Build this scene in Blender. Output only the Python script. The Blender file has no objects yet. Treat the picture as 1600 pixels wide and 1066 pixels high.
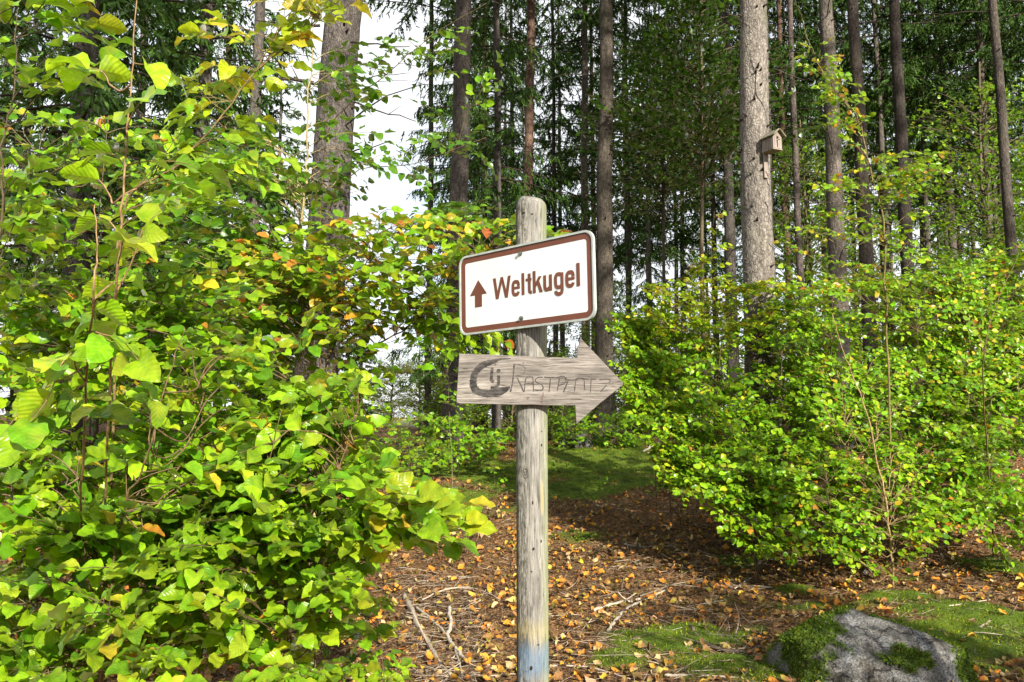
import bpy, math
import numpy as np
from mathutils import Vector, Matrix

rad = math.radians
scene = bpy.context.scene
COL = scene.collection

# ------------------------------------------------------------------ camera, world, sun, exposure
F_PX, CX, CY = 1256.0, 800.0, 533.0
PITCH = math.atan(113 / F_PX)
CAM = np.array([0.0, 0.0, 1.6])
cam_d = bpy.data.cameras.new("camera")
cam_d.sensor_width = 36.0
cam_d.lens = 36.0 * F_PX / 1600.0
cam_d.clip_start = 0.05
cam_d.clip_end = 3000.0
cam = bpy.data.objects.new("camera", cam_d)
COL.objects.link(cam)
cam.location = CAM
cam.rotation_euler = (rad(90) + PITCH, 0, 0)
scene.camera = cam

SUN_EL, SUN_AZ = rad(28), rad(25)          # azimuth measured from straight behind the camera towards the right
S_DIR = Vector((math.sin(SUN_AZ) * math.cos(SUN_EL), -math.cos(SUN_AZ) * math.cos(SUN_EL), math.sin(SUN_EL)))
sun_d = bpy.data.lights.new("sun", 'SUN')
sun_d.energy = 5.0
sun_d.angle = rad(0.5)
sun_d.color = (1.0, 0.94, 0.82)
sun = bpy.data.objects.new("sun", sun_d)
COL.objects.link(sun)
sun.rotation_euler = S_DIR.to_track_quat('Z', 'Y').to_euler()

world = bpy.data.worlds.new("World")
scene.world = world
world.use_nodes = True
wt = world.node_tree
wn, wl = wt.nodes, wt.links
wn.clear()
w_out = wn.new("ShaderNodeOutputWorld")
sky = wn.new("ShaderNodeTexSky")
sky.sky_type = 'NISHITA'
sky.sun_disc = False
sky.sun_elevation = SUN_EL
sky.sun_rotation = rad(180) - SUN_AZ
bg = wn.new("ShaderNodeBackground")
bg.inputs[1].default_value = 0.12
wl.new(sky.outputs[0], bg.inputs[0])
bgc = wn.new("ShaderNodeBackground")       # thin bright cloud over the blue
bgc.inputs[0].default_value = (0.93, 0.96, 1.0, 1)
bgc.inputs[1].default_value = 0.60
tc = wn.new("ShaderNodeTexCoord")
nz = wn.new("ShaderNodeTexNoise")
nz.inputs['Scale'].default_value = 3.0
nz.inputs['Detail'].default_value = 6
rp = wn.new("ShaderNodeValToRGB")
rp.color_ramp.elements[0].position = 0.32
rp.color_ramp.elements[0].color = (0.45, 0.45, 0.45, 1)
rp.color_ramp.elements[1].position = 0.52
wl.new(tc.outputs['Generated'], nz.inputs['Vector'])
wl.new(nz.outputs[0], rp.inputs[0])
mx = wn.new("ShaderNodeMixShader")
wl.new(rp.outputs[0], mx.inputs[0])
wl.new(bg.outputs[0], mx.inputs[1])
wl.new(bgc.outputs[0], mx.inputs[2])
wl.new(mx.outputs[0], w_out.inputs[0])

scene.view_settings.view_transform = 'Standard'
scene.view_settings.look = 'None'
scene.view_settings.gamma = 1.0
scene.view_settings.use_curve_mapping = False
scene.view_settings.exposure = 1.12
scene.cycles.max_bounces = 8
scene.cycles.transparent_max_bounces = 8
scene.cycles.caustics_reflective = False
scene.cycles.caustics_refractive = False
scene.cycles.sample_clamp_indirect = 6.0

# ------------------------------------------------------------------ measuring helpers (pixels of the photograph -> metres)
_F = np.array([0, math.cos(PITCH), math.sin(PITCH)])
_U = np.array([0, -math.sin(PITCH), math.cos(PITCH)])
_R = np.array([1.0, 0, 0])

def P(px, py, d):
    return CAM + d * (_F + _R * (px - CX) / F_PX + _U * (CY - py) / F_PX)

PROF_Y = np.array([-60, 0, 3, 5, 7, 10, 13, 16, 20, 30, 60, 120, 400, 900])
PROF_Z = np.array([0.1, 0, 0, .02, .12, .40, .72, .96, 1.02, .96, .85, .6, -2, -6])

def _n2(x, y, s, ph):
    return (np.sin(x * s + ph) * np.cos(y * s * 1.13 + ph * 2.1) + np.sin((x + y) * s * .71 + ph * 1.7) * .7 +
            np.cos((x - .6 * y) * s * 1.37 + ph * .6) * .5) / 2.2

def GZ(x, y):
    x = np.asarray(x, float); y = np.asarray(y, float)
    z = np.interp(y, PROF_Y, PROF_Z)
    z = (z + np.interp(y - .8, PROF_Y, PROF_Z) + np.interp(y + .8, PROF_Y, PROF_Z)) / 3
    z = z + .05 * _n2(x, y, 1.1, .4) + .02 * _n2(x, y, 3.7, 1.9)
    z = z + .10 * np.exp(-(((x - 1.9) / 1.6) ** 2 + ((y - 15) / 2.2) ** 2))
    z = z + np.clip((x - 4) * .04, 0, .8) + np.clip((-x - 3) * .03, 0, .6)
    return z

def G(px, py):
    "point of the ground seen at a pixel"
    r = _F + _R * (px - CX) / F_PX + _U * (CY - py) / F_PX
    t = np.linspace(1.5, 60, 3000)
    q = CAM[None] + t[:, None] * r[None]
    below = np.nonzero(q[:, 2] < GZ(q[:, 0], q[:, 1]))[0]
    k = below[0] if len(below) else -1
    p = q[k].copy(); p[2] = float(GZ(p[0], p[1]))
    return p

def norm(v):
    v = np.asarray(v, float)
    return v / (np.linalg.norm(v, axis=-1, keepdims=True) + 1e-12)

# ------------------------------------------------------------------ mesh buffer
class MB:
    def __init__(s):
        s.v, s.q, s.t, s.c, s.uv, s.n = [], [], [], [], [], 0
    def add(s, v, q=None, t=None, col=(1, 1, 1), uv=None):
        v = np.asarray(v, float).reshape(-1, 3)
        k = len(v)
        if q is not None and len(q): s.q.append(np.asarray(q, np.int64).reshape(-1, 4) + s.n)
        if t is not None and len(t): s.t.append(np.asarray(t, np.int64).reshape(-1, 3) + s.n)
        s.v.append(v)
        c = np.asarray(col, float)
        s.c.append(np.broadcast_to(c, (k, 3)) if c.ndim == 1 else c.reshape(-1, 3))
        s.uv.append(np.zeros((k, 2)) if uv is None else np.asarray(uv, float).reshape(-1, 2))
        s.n += k
        return s
    def tube(s, pts, radii, sides=6, col=(1, 1, 1), cap=True):
        pts = np.asarray(pts, float); n = len(pts)
        radii = np.broadcast_to(np.asarray(radii, float), (n,))
        tan = norm(np.gradient(pts, axis=0))
        ref = np.array([0.13, 0.21, 1.0]) if abs(tan[0][2]) < .9 else np.array([1.0, .2, .1])
        a = norm(np.cross(tan, ref)); b = np.cross(tan, a)
        th = np.arange(sides) * 2 * np.pi / sides
        ring = pts[:, None] + radii[:, None, None] * (np.cos(th)[None, :, None] * a[:, None] + np.sin(th)[None, :, None] * b[:, None])
        i = np.arange(n - 1)[:, None] * sides; j = np.arange(sides)[None]; j2 = (j + 1) % sides
        q = np.stack([i + j, i + j2, i + sides + j2, i + sides + j], -1).reshape(-1, 4)
        v = ring.reshape(-1, 3); t = None
        if cap:
            v = np.vstack([v, pts[:1], pts[-1:]]); c0 = n * sides
            jj = np.arange(sides); j3 = (jj + 1) % sides
            t = np.vstack([np.stack([np.full(sides, c0), j3, jj], -1), np.stack([np.full(sides, c0 + 1), (n - 1) * sides + jj, (n - 1) * sides + j3], -1)])
        return s.add(v, q, t, col)
    def box(s, c, size, R=None, col=(1, 1, 1)):
        h = np.array(size) / 2
        v = np.array([[x, y, z] for z in (-1, 1) for y in (-1, 1) for x in (-1, 1)]) * h
        if R is not None: v = v @ np.array(R).T
        return s.add(v + np.array(c), [[0, 2, 3, 1], [4, 5, 7, 6], [0, 1, 5, 4], [2, 6, 7, 3], [0, 4, 6, 2], [1, 3, 7, 5]], None, col)
    def mesh(s, name, mat, smooth=True):
        v = np.vstack(s.v).astype(np.float32)
        q = np.vstack(s.q) if s.q else np.zeros((0, 4), np.int64)
        t = np.vstack(s.t) if s.t else np.zeros((0, 3), np.int64)
        me = bpy.data.meshes.new(name)
        me.vertices.add(len(v)); me.vertices.foreach_set("co", v.ravel())
        loops = np.concatenate([q.ravel(), t.ravel()]).astype(np.int32)
        me.loops.add(len(loops)); me.loops.foreach_set("vertex_index", loops)
        st = np.concatenate([np.arange(len(q)) * 4, len(q) * 4 + np.arange(len(t)) * 3]).astype(np.int32)
        me.polygons.add(len(st)); me.polygons.foreach_set("loop_start", st)
        me.polygons.foreach_set("use_smooth", np.full(len(st), smooth))
        me.update(calc_edges=True)
        c = np.vstack(s.c)
        a = me.color_attributes.new("col", 'FLOAT_COLOR', 'POINT')
        a.data.foreach_set("color", np.hstack([c, np.ones((len(c), 1))]).astype(np.float32).ravel())
        u = np.vstack(s.uv)
        ul = me.uv_layers.new(name="uv")
        ul.data.foreach_set("uv", u[loops].astype(np.float32).ravel())
        me.materials.append(mat)
        return me
    def build(s, name, mat, parent=None, smooth=True):
        o = bpy.data.objects.new(name, s.mesh(name, mat, smooth))
        COL.objects.link(o)
        if parent is not None: o.parent = parent
        return o

def thing(name, label, cat, loc=(0, 0, 0), group=None):
    o = bpy.data.objects.new(name, None)
    COL.objects.link(o)
    o.location = loc; o.empty_display_size = .2
    return tag(o, label, cat, group)

def tag(o, label, cat, group=None, kind=None):
    o['label'] = label; o['category'] = cat
    if group: o['group'] = group
    if kind: o['kind'] = kind
    return o

# ------------------------------------------------------------------ materials
def new_mat(name):
    m = bpy.data.materials.new(name); m.use_nodes = True
    nt = m.node_tree; nt.nodes.clear()
    return m, nt.nodes, nt.links

def ramp(N, stops):
    r = N.new("ShaderNodeValToRGB")
    e = r.color_ramp.elements
    e[0].position, e[0].color = stops[0][0], (*stops[0][1], 1)
    e[1].position, e[1].color = stops[-1][0], (*stops[-1][1], 1)
    for p, c in stops[1:-1]:
        k = e.new(p); k.color = (*c, 1)
    return r

def mixc(N, L, fac, a, b, mode='MIX'):
    m = N.new("ShaderNodeMix"); m.data_type = 'RGBA'; m.blend_type = mode
    for k, x in ((0, fac), (6, a), (7, b)):
        if hasattr(x, 'is_linked') or hasattr(x, 'links'): L.new(x, m.inputs[k])
        elif k == 0: m.inputs[0].default_value = x
        else: m.inputs[k].default_value = (*x, 1)
    return m.outputs[2]

def noise(N, L, vec, scale, detail=4, rough=.55, dist=0):
    n = N.new("ShaderNodeTexNoise")
    n.inputs['Scale'].default_value = scale; n.inputs['Detail'].default_value = detail
    n.inputs['Roughness'].default_value = rough; n.inputs['Distortion'].default_value = dist
    if vec is not None: L.new(vec, n.inputs['Vector'])
    return n

def mapping(N, L, vec, scale):
    m = N.new("ShaderNodeMapping"); m.inputs['Scale'].default_value = scale
    L.new(vec, m.inputs['Vector'])
    return m.outputs[0]

def finish(N, L, col, rough=.8, bump=None, bs=.3, bd=.01, spec=.3, metal=0):
    b = N.new("ShaderNodeBsdfPrincipled")
    if isinstance(col, tuple): b.inputs['Base Color'].default_value = (*col, 1)
    else: L.new(col, b.inputs['Base Color'])
    b.inputs['Roughness'].default_value = rough
    b.inputs['Specular IOR Level'].default_value = spec
    b.inputs['Metallic'].default_value = metal
    if bump is not None:
        bn = N.new("ShaderNodeBump"); bn.inputs['Strength'].default_value = bs; bn.inputs['Distance'].default_value = bd
        L.new(bump, bn.inputs['Height']); L.new(bn.outputs[0], b.inputs['Normal'])
    o = N.new("ShaderNodeOutputMaterial"); L.new(b.outputs[0], o.inputs[0])
    return b

def leaf_material(name, trans=.5, gloss=.30, vein=True, mottled=True, shine=.5):
    m, N, L = new_mat(name)
    at = N.new("ShaderNodeAttribute"); at.attribute_name = "col"
    tcn = N.new("ShaderNodeTexCoord")
    col = at.outputs['Color']
    bump = None
    if vein:
        sp = N.new("ShaderNodeSeparateXYZ"); L.new(tcn.outputs['UV'], sp.inputs[0])
        ab = N.new("ShaderNodeMath"); ab.operation = 'ABSOLUTE'; L.new(sp.outputs[0], ab.inputs[0])
        mu = N.new("ShaderNodeMath"); mu.operation = 'MULTIPLY_ADD'
        L.new(ab.outputs[0], mu.inputs[0]); mu.inputs[1].default_value = -1.0; L.new(sp.outputs[1], mu.inputs[2])
        ml = N.new("ShaderNodeMath"); ml.operation = 'MULTIPLY'; L.new(mu.outputs[0], ml.inputs[0]); ml.inputs[1].default_value = 46.0
        sn = N.new("ShaderNodeMath"); sn.operation = 'SINE'; L.new(ml.outputs[0], sn.inputs[0])
        mid = N.new("ShaderNodeMath"); mid.operation = 'SMOOTH_MIN'; L.new(ab.outputs[0], mid.inputs[0]); mid.inputs[1].default_value = .04; mid.inputs[2].default_value = .03
        mm = N.new("ShaderNodeMath"); mm.operation = 'MULTIPLY_ADD'; L.new(mid.outputs[0], mm.inputs[0]); mm.inputs[1].default_value = 30; L.new(sn.outputs[0], mm.inputs[2])
        bump = mm.outputs[0]
        vr = N.new("ShaderNodeMapRange"); L.new(sn.outputs[0], vr.inputs[0])
        vr.inputs[1].default_value = -1; vr.inputs[2].default_value = -.6; vr.inputs[3].default_value = .16; vr.inputs[4].default_value = 0
        col = mixc(N, L, vr.outputs[0], col, (.45, .55, .15))
    if mottled:
        nn = noise(N, L, tcn.outputs['Object'], 55, 3)
        rr = ramp(N, [(.35, (.72, .78, .7)), (.65, (1.2, 1.12, 1.1))]); L.new(nn.outputs[0], rr.inputs[0])
        col = mixc(N, L, 1.0, col, rr.outputs[0], 'MULTIPLY')
    if vein:
        ns = noise(N, L, tcn.outputs['Object'], 38, 4, .7)
        rs_ = ramp(N, [(.66, (0, 0, 0)), (.71, (.8, .8, .8))]); L.new(ns.outputs[0], rs_.inputs[0])
        col = mixc(N, L, rs_.outputs[0], col, (.30, .17, .05))
        ny = noise(N, L, tcn.outputs['Object'], 14, 2)
        ry = ramp(N, [(.52, (0, 0, 0)), (.68, (.5, .5, .5))]); L.new(ny.outputs[0], ry.inputs[0])
        col = mixc(N, L, ry.outputs[0], col, (.42, .46, .03))
    df = N.new("ShaderNodeBsdfDiffuse"); L.new(col, df.inputs[0])
    tr = N.new("ShaderNodeBsdfTranslucent")
    tcl = mixc(N, L, 1.0, col, (1.25, 1.15, .5), 'MULTIPLY'); L.new(tcl, tr.inputs[0])
    m1 = N.new("ShaderNodeMixShader"); m1.inputs[0].default_value = trans
    L.new(df.outputs[0], m1.inputs[1]); L.new(tr.outputs[0], m1.inputs[2])
    gl = N.new("ShaderNodeBsdfGlossy"); gl.inputs['Roughness'].default_value = gloss; gl.inputs[0].default_value = (1, 1, 1, 1)
    fr = N.new("ShaderNodeFresnel"); fr.inputs[0].default_value = 1.4
    fm = N.new("ShaderNodeMath"); fm.operation = 'MULTIPLY'; L.new(fr.outputs[0], fm.inputs[0]); fm.inputs[1].default_value = shine
    m2 = N.new("ShaderNodeMixShader"); L.new(fm.outputs[0], m2.inputs[0])
    L.new(m1.outputs[0], m2.inputs[1]); L.new(gl.outputs[0], m2.inputs[2])
    if bump is not None:
        bn = N.new("ShaderNodeBump"); bn.inputs['Strength'].default_value = .3; bn.inputs['Distance'].default_value = .0010
        L.new(bump, bn.inputs['Height'])
        for s_ in (df, gl): L.new(bn.outputs[0], s_.inputs['Normal'])
    o = N.new("ShaderNodeOutputMaterial"); L.new(m2.outputs[0], o.inputs[0])
    return m

M_LEAF = leaf_material("beech_leaf")
M_LEAFS = leaf_material("beech_leaf_small", vein=False)
M_NEEDLE = leaf_material("spruce_needles", trans=.25, gloss=.5, vein=False, mottled=False, shine=.04)
M_DRY = leaf_material("dry_leaf", trans=.15, gloss=.45, vein=True, shine=.3)

def bark_material(name, dark, mid, light, scale=1.0, green=.0):
    m, N, L = new_mat(name)
    t = N.new("ShaderNodeTexCoord"); o = t.outputs['Object']
    n1 = noise(N, L, mapping(N, L, o, (1, 1, .45)), 26 * scale, 6, .65)
    vo = N.new("ShaderNodeTexVoronoi"); vo.feature = 'DISTANCE_TO_EDGE'; vo.inputs['Scale'].default_value = 34 * scale
    n0 = noise(N, L, o, 9, 2)
    mv = mixc(N, L, .08, mapping(N, L, o, (1, 1, .5)), n0.outputs['Color'], 'ADD')
    L.new(mv, vo.inputs['Vector'])
    r1 = ramp(N, [(.3, dark), (.5, mid), (.72, light)]); L.new(n1.outputs[0], r1.inputs[0])
    r2 = ramp(N, [(.0, (.45, .42, .4)), (.12, (1, 1, 1))]); L.new(vo.outputs[0], r2.inputs[0])
    c = mixc(N, L, .8, r1.outputs[0], r2.outputs[0], 'MULTIPLY')
    n2 = noise(N, L, mapping(N, L, o, (1, 1, .3)), 2.2, 3)
    r3 = ramp(N, [(.35, (.75, .72, .7)), (.65, (1.15, 1.12, 1.08))]); L.new(n2.outputs[0], r3.inputs[0])
    c = mixc(N, L, 1.0, c, r3.outputs[0], 'MULTIPLY')
    n3 = noise(N, L, o, 1.4, 5)
    r4 = ramp(N, [(.55, (0, 0, 0)), (.75, (green, green, green))]); L.new(n3.outputs[0], r4.inputs[0])
    c = mixc(N, L, r4.outputs[0], c, (.10, .14, .04))
    at = N.new("ShaderNodeAttribute"); at.attribute_name = "col"
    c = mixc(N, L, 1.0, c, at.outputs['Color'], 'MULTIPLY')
    ad = N.new("ShaderNodeMath"); ad.operation = 'MULTIPLY_ADD'
    sm = N.new("ShaderNodeMath"); sm.operation = 'MINIMUM'; L.new(vo.outputs[0], sm.inputs[0]); sm.inputs[1].default_value = .2
    L.new(sm.outputs[0], ad.inputs[0]); ad.inputs[1].default_value = 2.0; L.new(n1.outputs[0], ad.inputs[2])
    finish(N, L, c, .9, ad.outputs[0], .8, .02, .15)
    return m

M_BARK = bark_material("spruce_bark", (.085, .075, .066), (.20, .182, .165), (.36, .335, .305), 1.0, .4)
M_BARKR = bark_material("reddish_spruce_bark", (.10, .062, .045), (.21, .135, .10), (.34, .24, .19), 1.0, .1)

def simple(name, c1, c2, scale=20, rough=.8, bs=.3, bd=.004, stretch=(1, 1, 1), spec=.25, metal=0, vcol=False):
    m, N, L = new_mat(name)
    t = N.new("ShaderNodeTexCoord")
    n = noise(N, L, mapping(N, L, t.outputs['Object'], stretch), scale, 5)
    r = ramp(N, [(.35, c1), (.65, c2)]); L.new(n.outputs[0], r.inputs[0])
    c = r.outputs[0]
    if vcol:
        at = N.new("ShaderNodeAttribute"); at.attribute_name = "col"
        c = mixc(N, L, 1.0, c, at.outputs['Color'], 'MULTIPLY')
    finish(N, L, c, rough, n.outputs[0], bs, bd, spec, metal)
    return m

M_STEM = simple("beech_stem", (.10, .075, .045), (.24, .19, .12), 60, .7, vcol=True)
M_TWIG = simple("dead_twig", (.6, .6, .6), (1.1, 1.05, 1.0), 40, .85, vcol=True)
M_MOSS = leaf_material("moss", trans=.3, gloss=.6, vein=False, mottled=False, shine=.05)

# ------------------------------------------------------------------ ground
def axis(lo, hi, f0, f1, fine):
    a = list(np.arange(f0, f1 + 1e-6, fine)); st = fine
    x = a[-1]
    while x < hi: st *= 1.16; x = min(x + st, hi); a.append(x)
    st = fine; x = a[0]
    while x > lo: st *= 1.16; x = max(x - st, lo); a.insert(0, x)
    return np.array(a)

MOSS_SPOTS = [  # pixel of the photo, radii in metres, strength
    (960, 725, 1.9, 1.9, 1.0), (900, 765, .9, .9, .9), (800, 770, 1.5, 1.4, .7), (960, 700, 2.0, 1.2, 1.0),
    (1035, 1005, .42, .28, 1.0), (975, 1035, .25, .22, .9), (1120, 1040, .5, .3, .8), (1180, 990, .3, .25, .7), (1100, 985, .35, .2, .7),
    (1540, 985, .75, .35, 1.0), (1470, 955, .45, .2, .9), (1380, 935, .4, .2, .8), (1590, 890, .6, .5, .8), (740, 740, 1.4, 1.4, .95), (870, 840, .6, .5, .6), (1300, 950, .5, .25, .8), (1080, 1000, .5, .3, .9), (1500, 1010, .6, .4, 1.0), (1560, 1050, .3, .2, .6),
    (1250, 925, .3, .2, .6), (1120, 940, .3, .2, .5), (1145, 875, .35, .4, .55), (700, 780, .9, .9, .6), (1200, 1060, .5, .3, .6),
    (1420, 905, .4, .2, .6), (850, 1010, .12, .1, .5)]
MOSS_P = [(G(px, py), a, b, s) for px, py, a, b, s in MOSS_SPOTS]

def moss_at(x, y):
    m = np.zeros(np.shape(x))
    for p, a, b, s in MOSS_P:
        m = np.maximum(m, s * np.exp(-(((x - p[0]) / a) ** 2 + ((y - p[1]) / b) ** 2) * .9))
    e = .26 * _n2(x, y, 2.6, 1.7) + .20 * _n2(x, y, 5.3, .7) + .14 * _n2(x, y, 13.0, 2.7) + .10 * _n2(x, y, 31.0, 1.2)
    m = np.clip((m + e - .42) * 4.5, 0, 1)
    return m

xs = axis(-260, 260, -4.6, 7.5, .05)
ys = axis(-50, 520, 2.6, 12.5, .05)
XX, YY = np.meshgrid(xs, ys)
ZZ = GZ(XX, YY)
mm_ = moss_at(XX, YY)
rs = np.random.RandomState(4)
near = np.exp(-np.clip(YY - 12, 0, 99) / 3)
ZZ = ZZ + mm_ * (.022 + .016 * _n2(XX, YY, 19, .3) + .010 * _n2(XX, YY, 41, 1.3)) * near + (rs.rand(*ZZ.shape) - .5) * .012 * near * (1 - mm_)
nxs = len(xs)
gi = (np.arange(len(ys) - 1)[:, None] * nxs + np.arange(nxs - 1)[None]).reshape(-1)
gq = np.stack([gi, gi + 1, gi + nxs + 1, gi + nxs], -1)

def ground_material():
    m, N, L = new_mat("forest_floor")
    t = N.new("ShaderNodeTexCoord"); o = t.outputs['Object']
    n1 = noise(N, L, o, 9, 8, .7); n2 = noise(N, L, o, 60, 5, .7); n3 = noise(N, L, o, 1.3, 4)
    vo = N.new("ShaderNodeTexVoronoi"); vo.inputs['Scale'].default_value = 42; vo.inputs['Randomness'].default_value = 1
    L.new(mixc(N, L, .1, o, n1.outputs['Color'], 'ADD'), vo.inputs['Vector'])
    r1 = ramp(N, [(.3, (.022, .014, .008)), (.46, (.085, .053, .027)), (.58, (.25, .165, .088)), (.72, (.52, .38, .22))]); L.new(n2.outputs[0], r1.inputs[0])
    sp = N.new("ShaderNodeSeparateColor"); L.new(vo.outputs['Color'], sp.inputs[0])
    r2 = ramp(N, [(.0, (.40, .33, .28)), (.55, (1, 1, 1)), (.85, (1.5, 1.3, 1.1)), (1, (2.0, 1.75, 1.45))]); L.new(sp.outputs[0], r2.inputs[0])
    c = mixc(N, L, 1.0, r1.outputs[0], r2.outputs[0], 'MULTIPLY')
    r3 = ramp(N, [(.35, (.8, .74, .7)), (.65, (1.25, 1.12, 1.0))]); L.new(n3.outputs[0], r3.inputs[0])
    c = mixc(N, L, 1.0, c, r3.outputs[0], 'MULTIPLY')
    at = N.new("ShaderNodeAttribute"); at.attribute_name = "col"
    sc = N.new("ShaderNodeSeparateColor"); L.new(at.outputs['Color'], sc.inputs[0])
    n4 = noise(N, L, o, 120, 4, .7)
    rm = ramp(N, [(.3, (.03, .06, .006)), (.55, (.10, .16, .012)), (.75, (.20, .25, .02))]); L.new(n4.outputs[0], rm.inputs[0])
    n5 = noise(N, L, o, 4.5, 5, .65)
    r5 = ramp(N, [(.35, (.45, .42, .38)), (.5, (1, 1, 1)), (.68, (1.5, 1.3, 1.1))]); L.new(n5.outputs[0], r5.inputs[0])
    mo = mixc(N, L, 1.0, rm.outputs[0], r5.outputs[0], 'MULTIPLY')
    c = mixc(N, L, sc.outputs[0], c, mo)
    ng = noise(N, L, o, .5, 6)
    rg = ramp(N, [(.3, (.22, .24, .07)), (.7, (.42, .38, .17))]); L.new(ng.outputs[0], rg.inputs[0])
    c = mixc(N, L, sc.outputs[1], c, rg.outputs[0])
    ad = N.new("ShaderNodeMath"); ad.operation = 'ADD'; L.new(n2.outputs[0], ad.inputs[0]); L.new(vo.outputs['Distance'], ad.inputs[1])
    finish(N, L, c, .9, ad.outputs[0], .9, .02, .15)
    return m

M_GROUND = ground_material()
field = np.clip((YY - 34) / 8, 0, 1)
mb = MB()
mb.add(np.stack([XX, YY, ZZ], -1).reshape(-1, 3), gq, None, np.stack([mm_, field, 0 * field], -1).reshape(-1, 3))
g = mb.build("ground", M_GROUND); g['kind'] = 'structure'

# ------------------------------------------------------------------ leaves
def leaf_template(rows, cols, rng, curl=.35, fold=.18, wavy=.05, jag=.05):
    t = np.array(rows); s = np.linspace(-1, 1, cols)
    w = .37 * np.sin(np.pi * np.clip(t, 0, 1) ** .82) ** .75
    w[0] = .03; w[-1] = .0
    if len(t) > 4: w[1:-1] *= 1 + jag * (np.arange(len(t) - 2) % 2 * 2 - 1)
    ph = rng.rand() * 6
    X = w[:, None] * s[None]
    Y = np.broadcast_to(t[:, None], X.shape)
    Z = -curl * (t[:, None] - .25) ** 2 + fold * np.abs(X) * (1.2 - t[:, None]) * 2 + wavy * np.sin(t[:, None] * 15 + ph + s[None] * 1.5) * np.abs(s[None]) + .08 * rng.randn() * X
    v = np.stack([X, Y, Z], -1).reshape(-1, 3)
    n = len(s)
    i = (np.arange(len(t) - 1)[:, None] * n + np.arange(n - 1)[None]).reshape(-1)
    q = np.stack([i, i + 1, i + n + 1, i + n], -1)
    uv = np.stack([X, Y], -1).reshape(-1, 2)
    return v, q, uv

_r = np.random.RandomState(11)
T_NEAR = [leaf_template([0, .04, .1, .18, .26, .34, .42, .50, .58, .66, .74, .82, .89, .95, 1.0], 5, _r, c, f, w, .028) for c, f, w in
          ((.25, .25, .035), (.5, .1, .05), (.1, .35, .04), (.8, .15, .05), (-.15, .2, .06), (.4, .4, .03))]
T_MID = [leaf_template([0, .08, .2, .35, .52, .68, .82, .93, 1.0], 3, _r, c, f, .04, .035) for c, f in ((.3, .3), (.6, .1), (.05, .4), (-.2, .2))]
T_DRY = [leaf_template([0, .2, .5, .8, 1.0], 3, _r, c, f, .12) for c, f in ((.7, .5), (-.8, .4), (.2, .8), (-.3, -.5))]
T_FAR = [leaf_template([0, .5, 1.0], 3, _r, c, f, .0) for c, f in ((.3, .4), (-.1, .2))]
for _t in T_FAR: _t[0][:, 0] *= 1.15

def add_leaves(mb, T, rng, pos, dirs, nrm, size, col):
    """pos (n,3) leaf bases, dirs (n,3) towards the tip, nrm (n,3) faces, size (n,), col (n,3)"""
    pos = np.asarray(pos); n = len(pos)
    if n == 0: return
    y = norm(dirs); x = norm(np.cross(y, nrm)); z = np.cross(x, y)
    R = np.stack([x, y, z], 1)
    kind = rng.randint(0, len(T), n)
    for k in range(len(T)):
        idx = np.nonzero(kind == k)[0]
        if not len(idx): continue
        tv, tq, tuv = T[k]
        v = np.einsum('vj,njk->nvk', tv, R[idx]) * size[idx][:, None, None] + pos[idx][:, None]
        m = len(tv)
        q = tq[None] + (np.arange(len(idx)) * m)[:, None, None]
        c = np.repeat(col[idx], m, 0)
        mb.add(v.reshape(-1, 3), q.reshape(-1, 4), None, c, np.tile(tuv, (len(idx), 1)))

# palettes: (albedo, weight)
PAL = {
    'fresh': [((.21, .41, .010), 5), ((.29, .48, .012), 4), ((.12, .28, .010), 3.4), ((.36, .47, .018), 1.3), ((.55, .44, .03), .35), ((.5, .22, .03), .12)],
    'yellow': [((.29, .43, .012), 4), ((.39, .48, .015), 4), ((.18, .34, .010), 2.4), ((.60, .50, .03), 1.2), ((.55, .30, .03), .4)],
    'green': [((.14, .31, .010), 5), ((.20, .38, .012), 4), ((.25, .40, .014), 2), ((.42, .42, .03), .25)],
    'autumn': [((.18, .35, .012), 4.8), ((.28, .42, .015), 3.4), ((.55, .44, .03), 1.3), ((.52, .25, .03), .5), ((.40, .13, .03), .25)],
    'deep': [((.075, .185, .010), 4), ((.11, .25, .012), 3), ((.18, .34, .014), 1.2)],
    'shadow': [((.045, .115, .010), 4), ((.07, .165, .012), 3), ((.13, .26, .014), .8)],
    'dry': [((.44, .16, .03), 3), ((.62, .22, .03), 2.2), ((.24, .11, .045), 4), ((.48, .32, .17), 2.4), ((.12, .06, .03), 4.5), ((.66, .38, .06), .5)],
}

def pick(rng, pal, n):
    cs = np.array([c for c, w in PAL[pal]]); w = np.array([w for c, w in PAL[pal]], float)
    c = cs[rng.choice(len(cs), n, p=w / w.sum())]
    return np.clip(c * (1 + .18 * rng.randn(n, 1)) * (1 + .06 * rng.randn(n, 3)), .01, .8)

SUNV = np.array(S_DIR)

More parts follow.
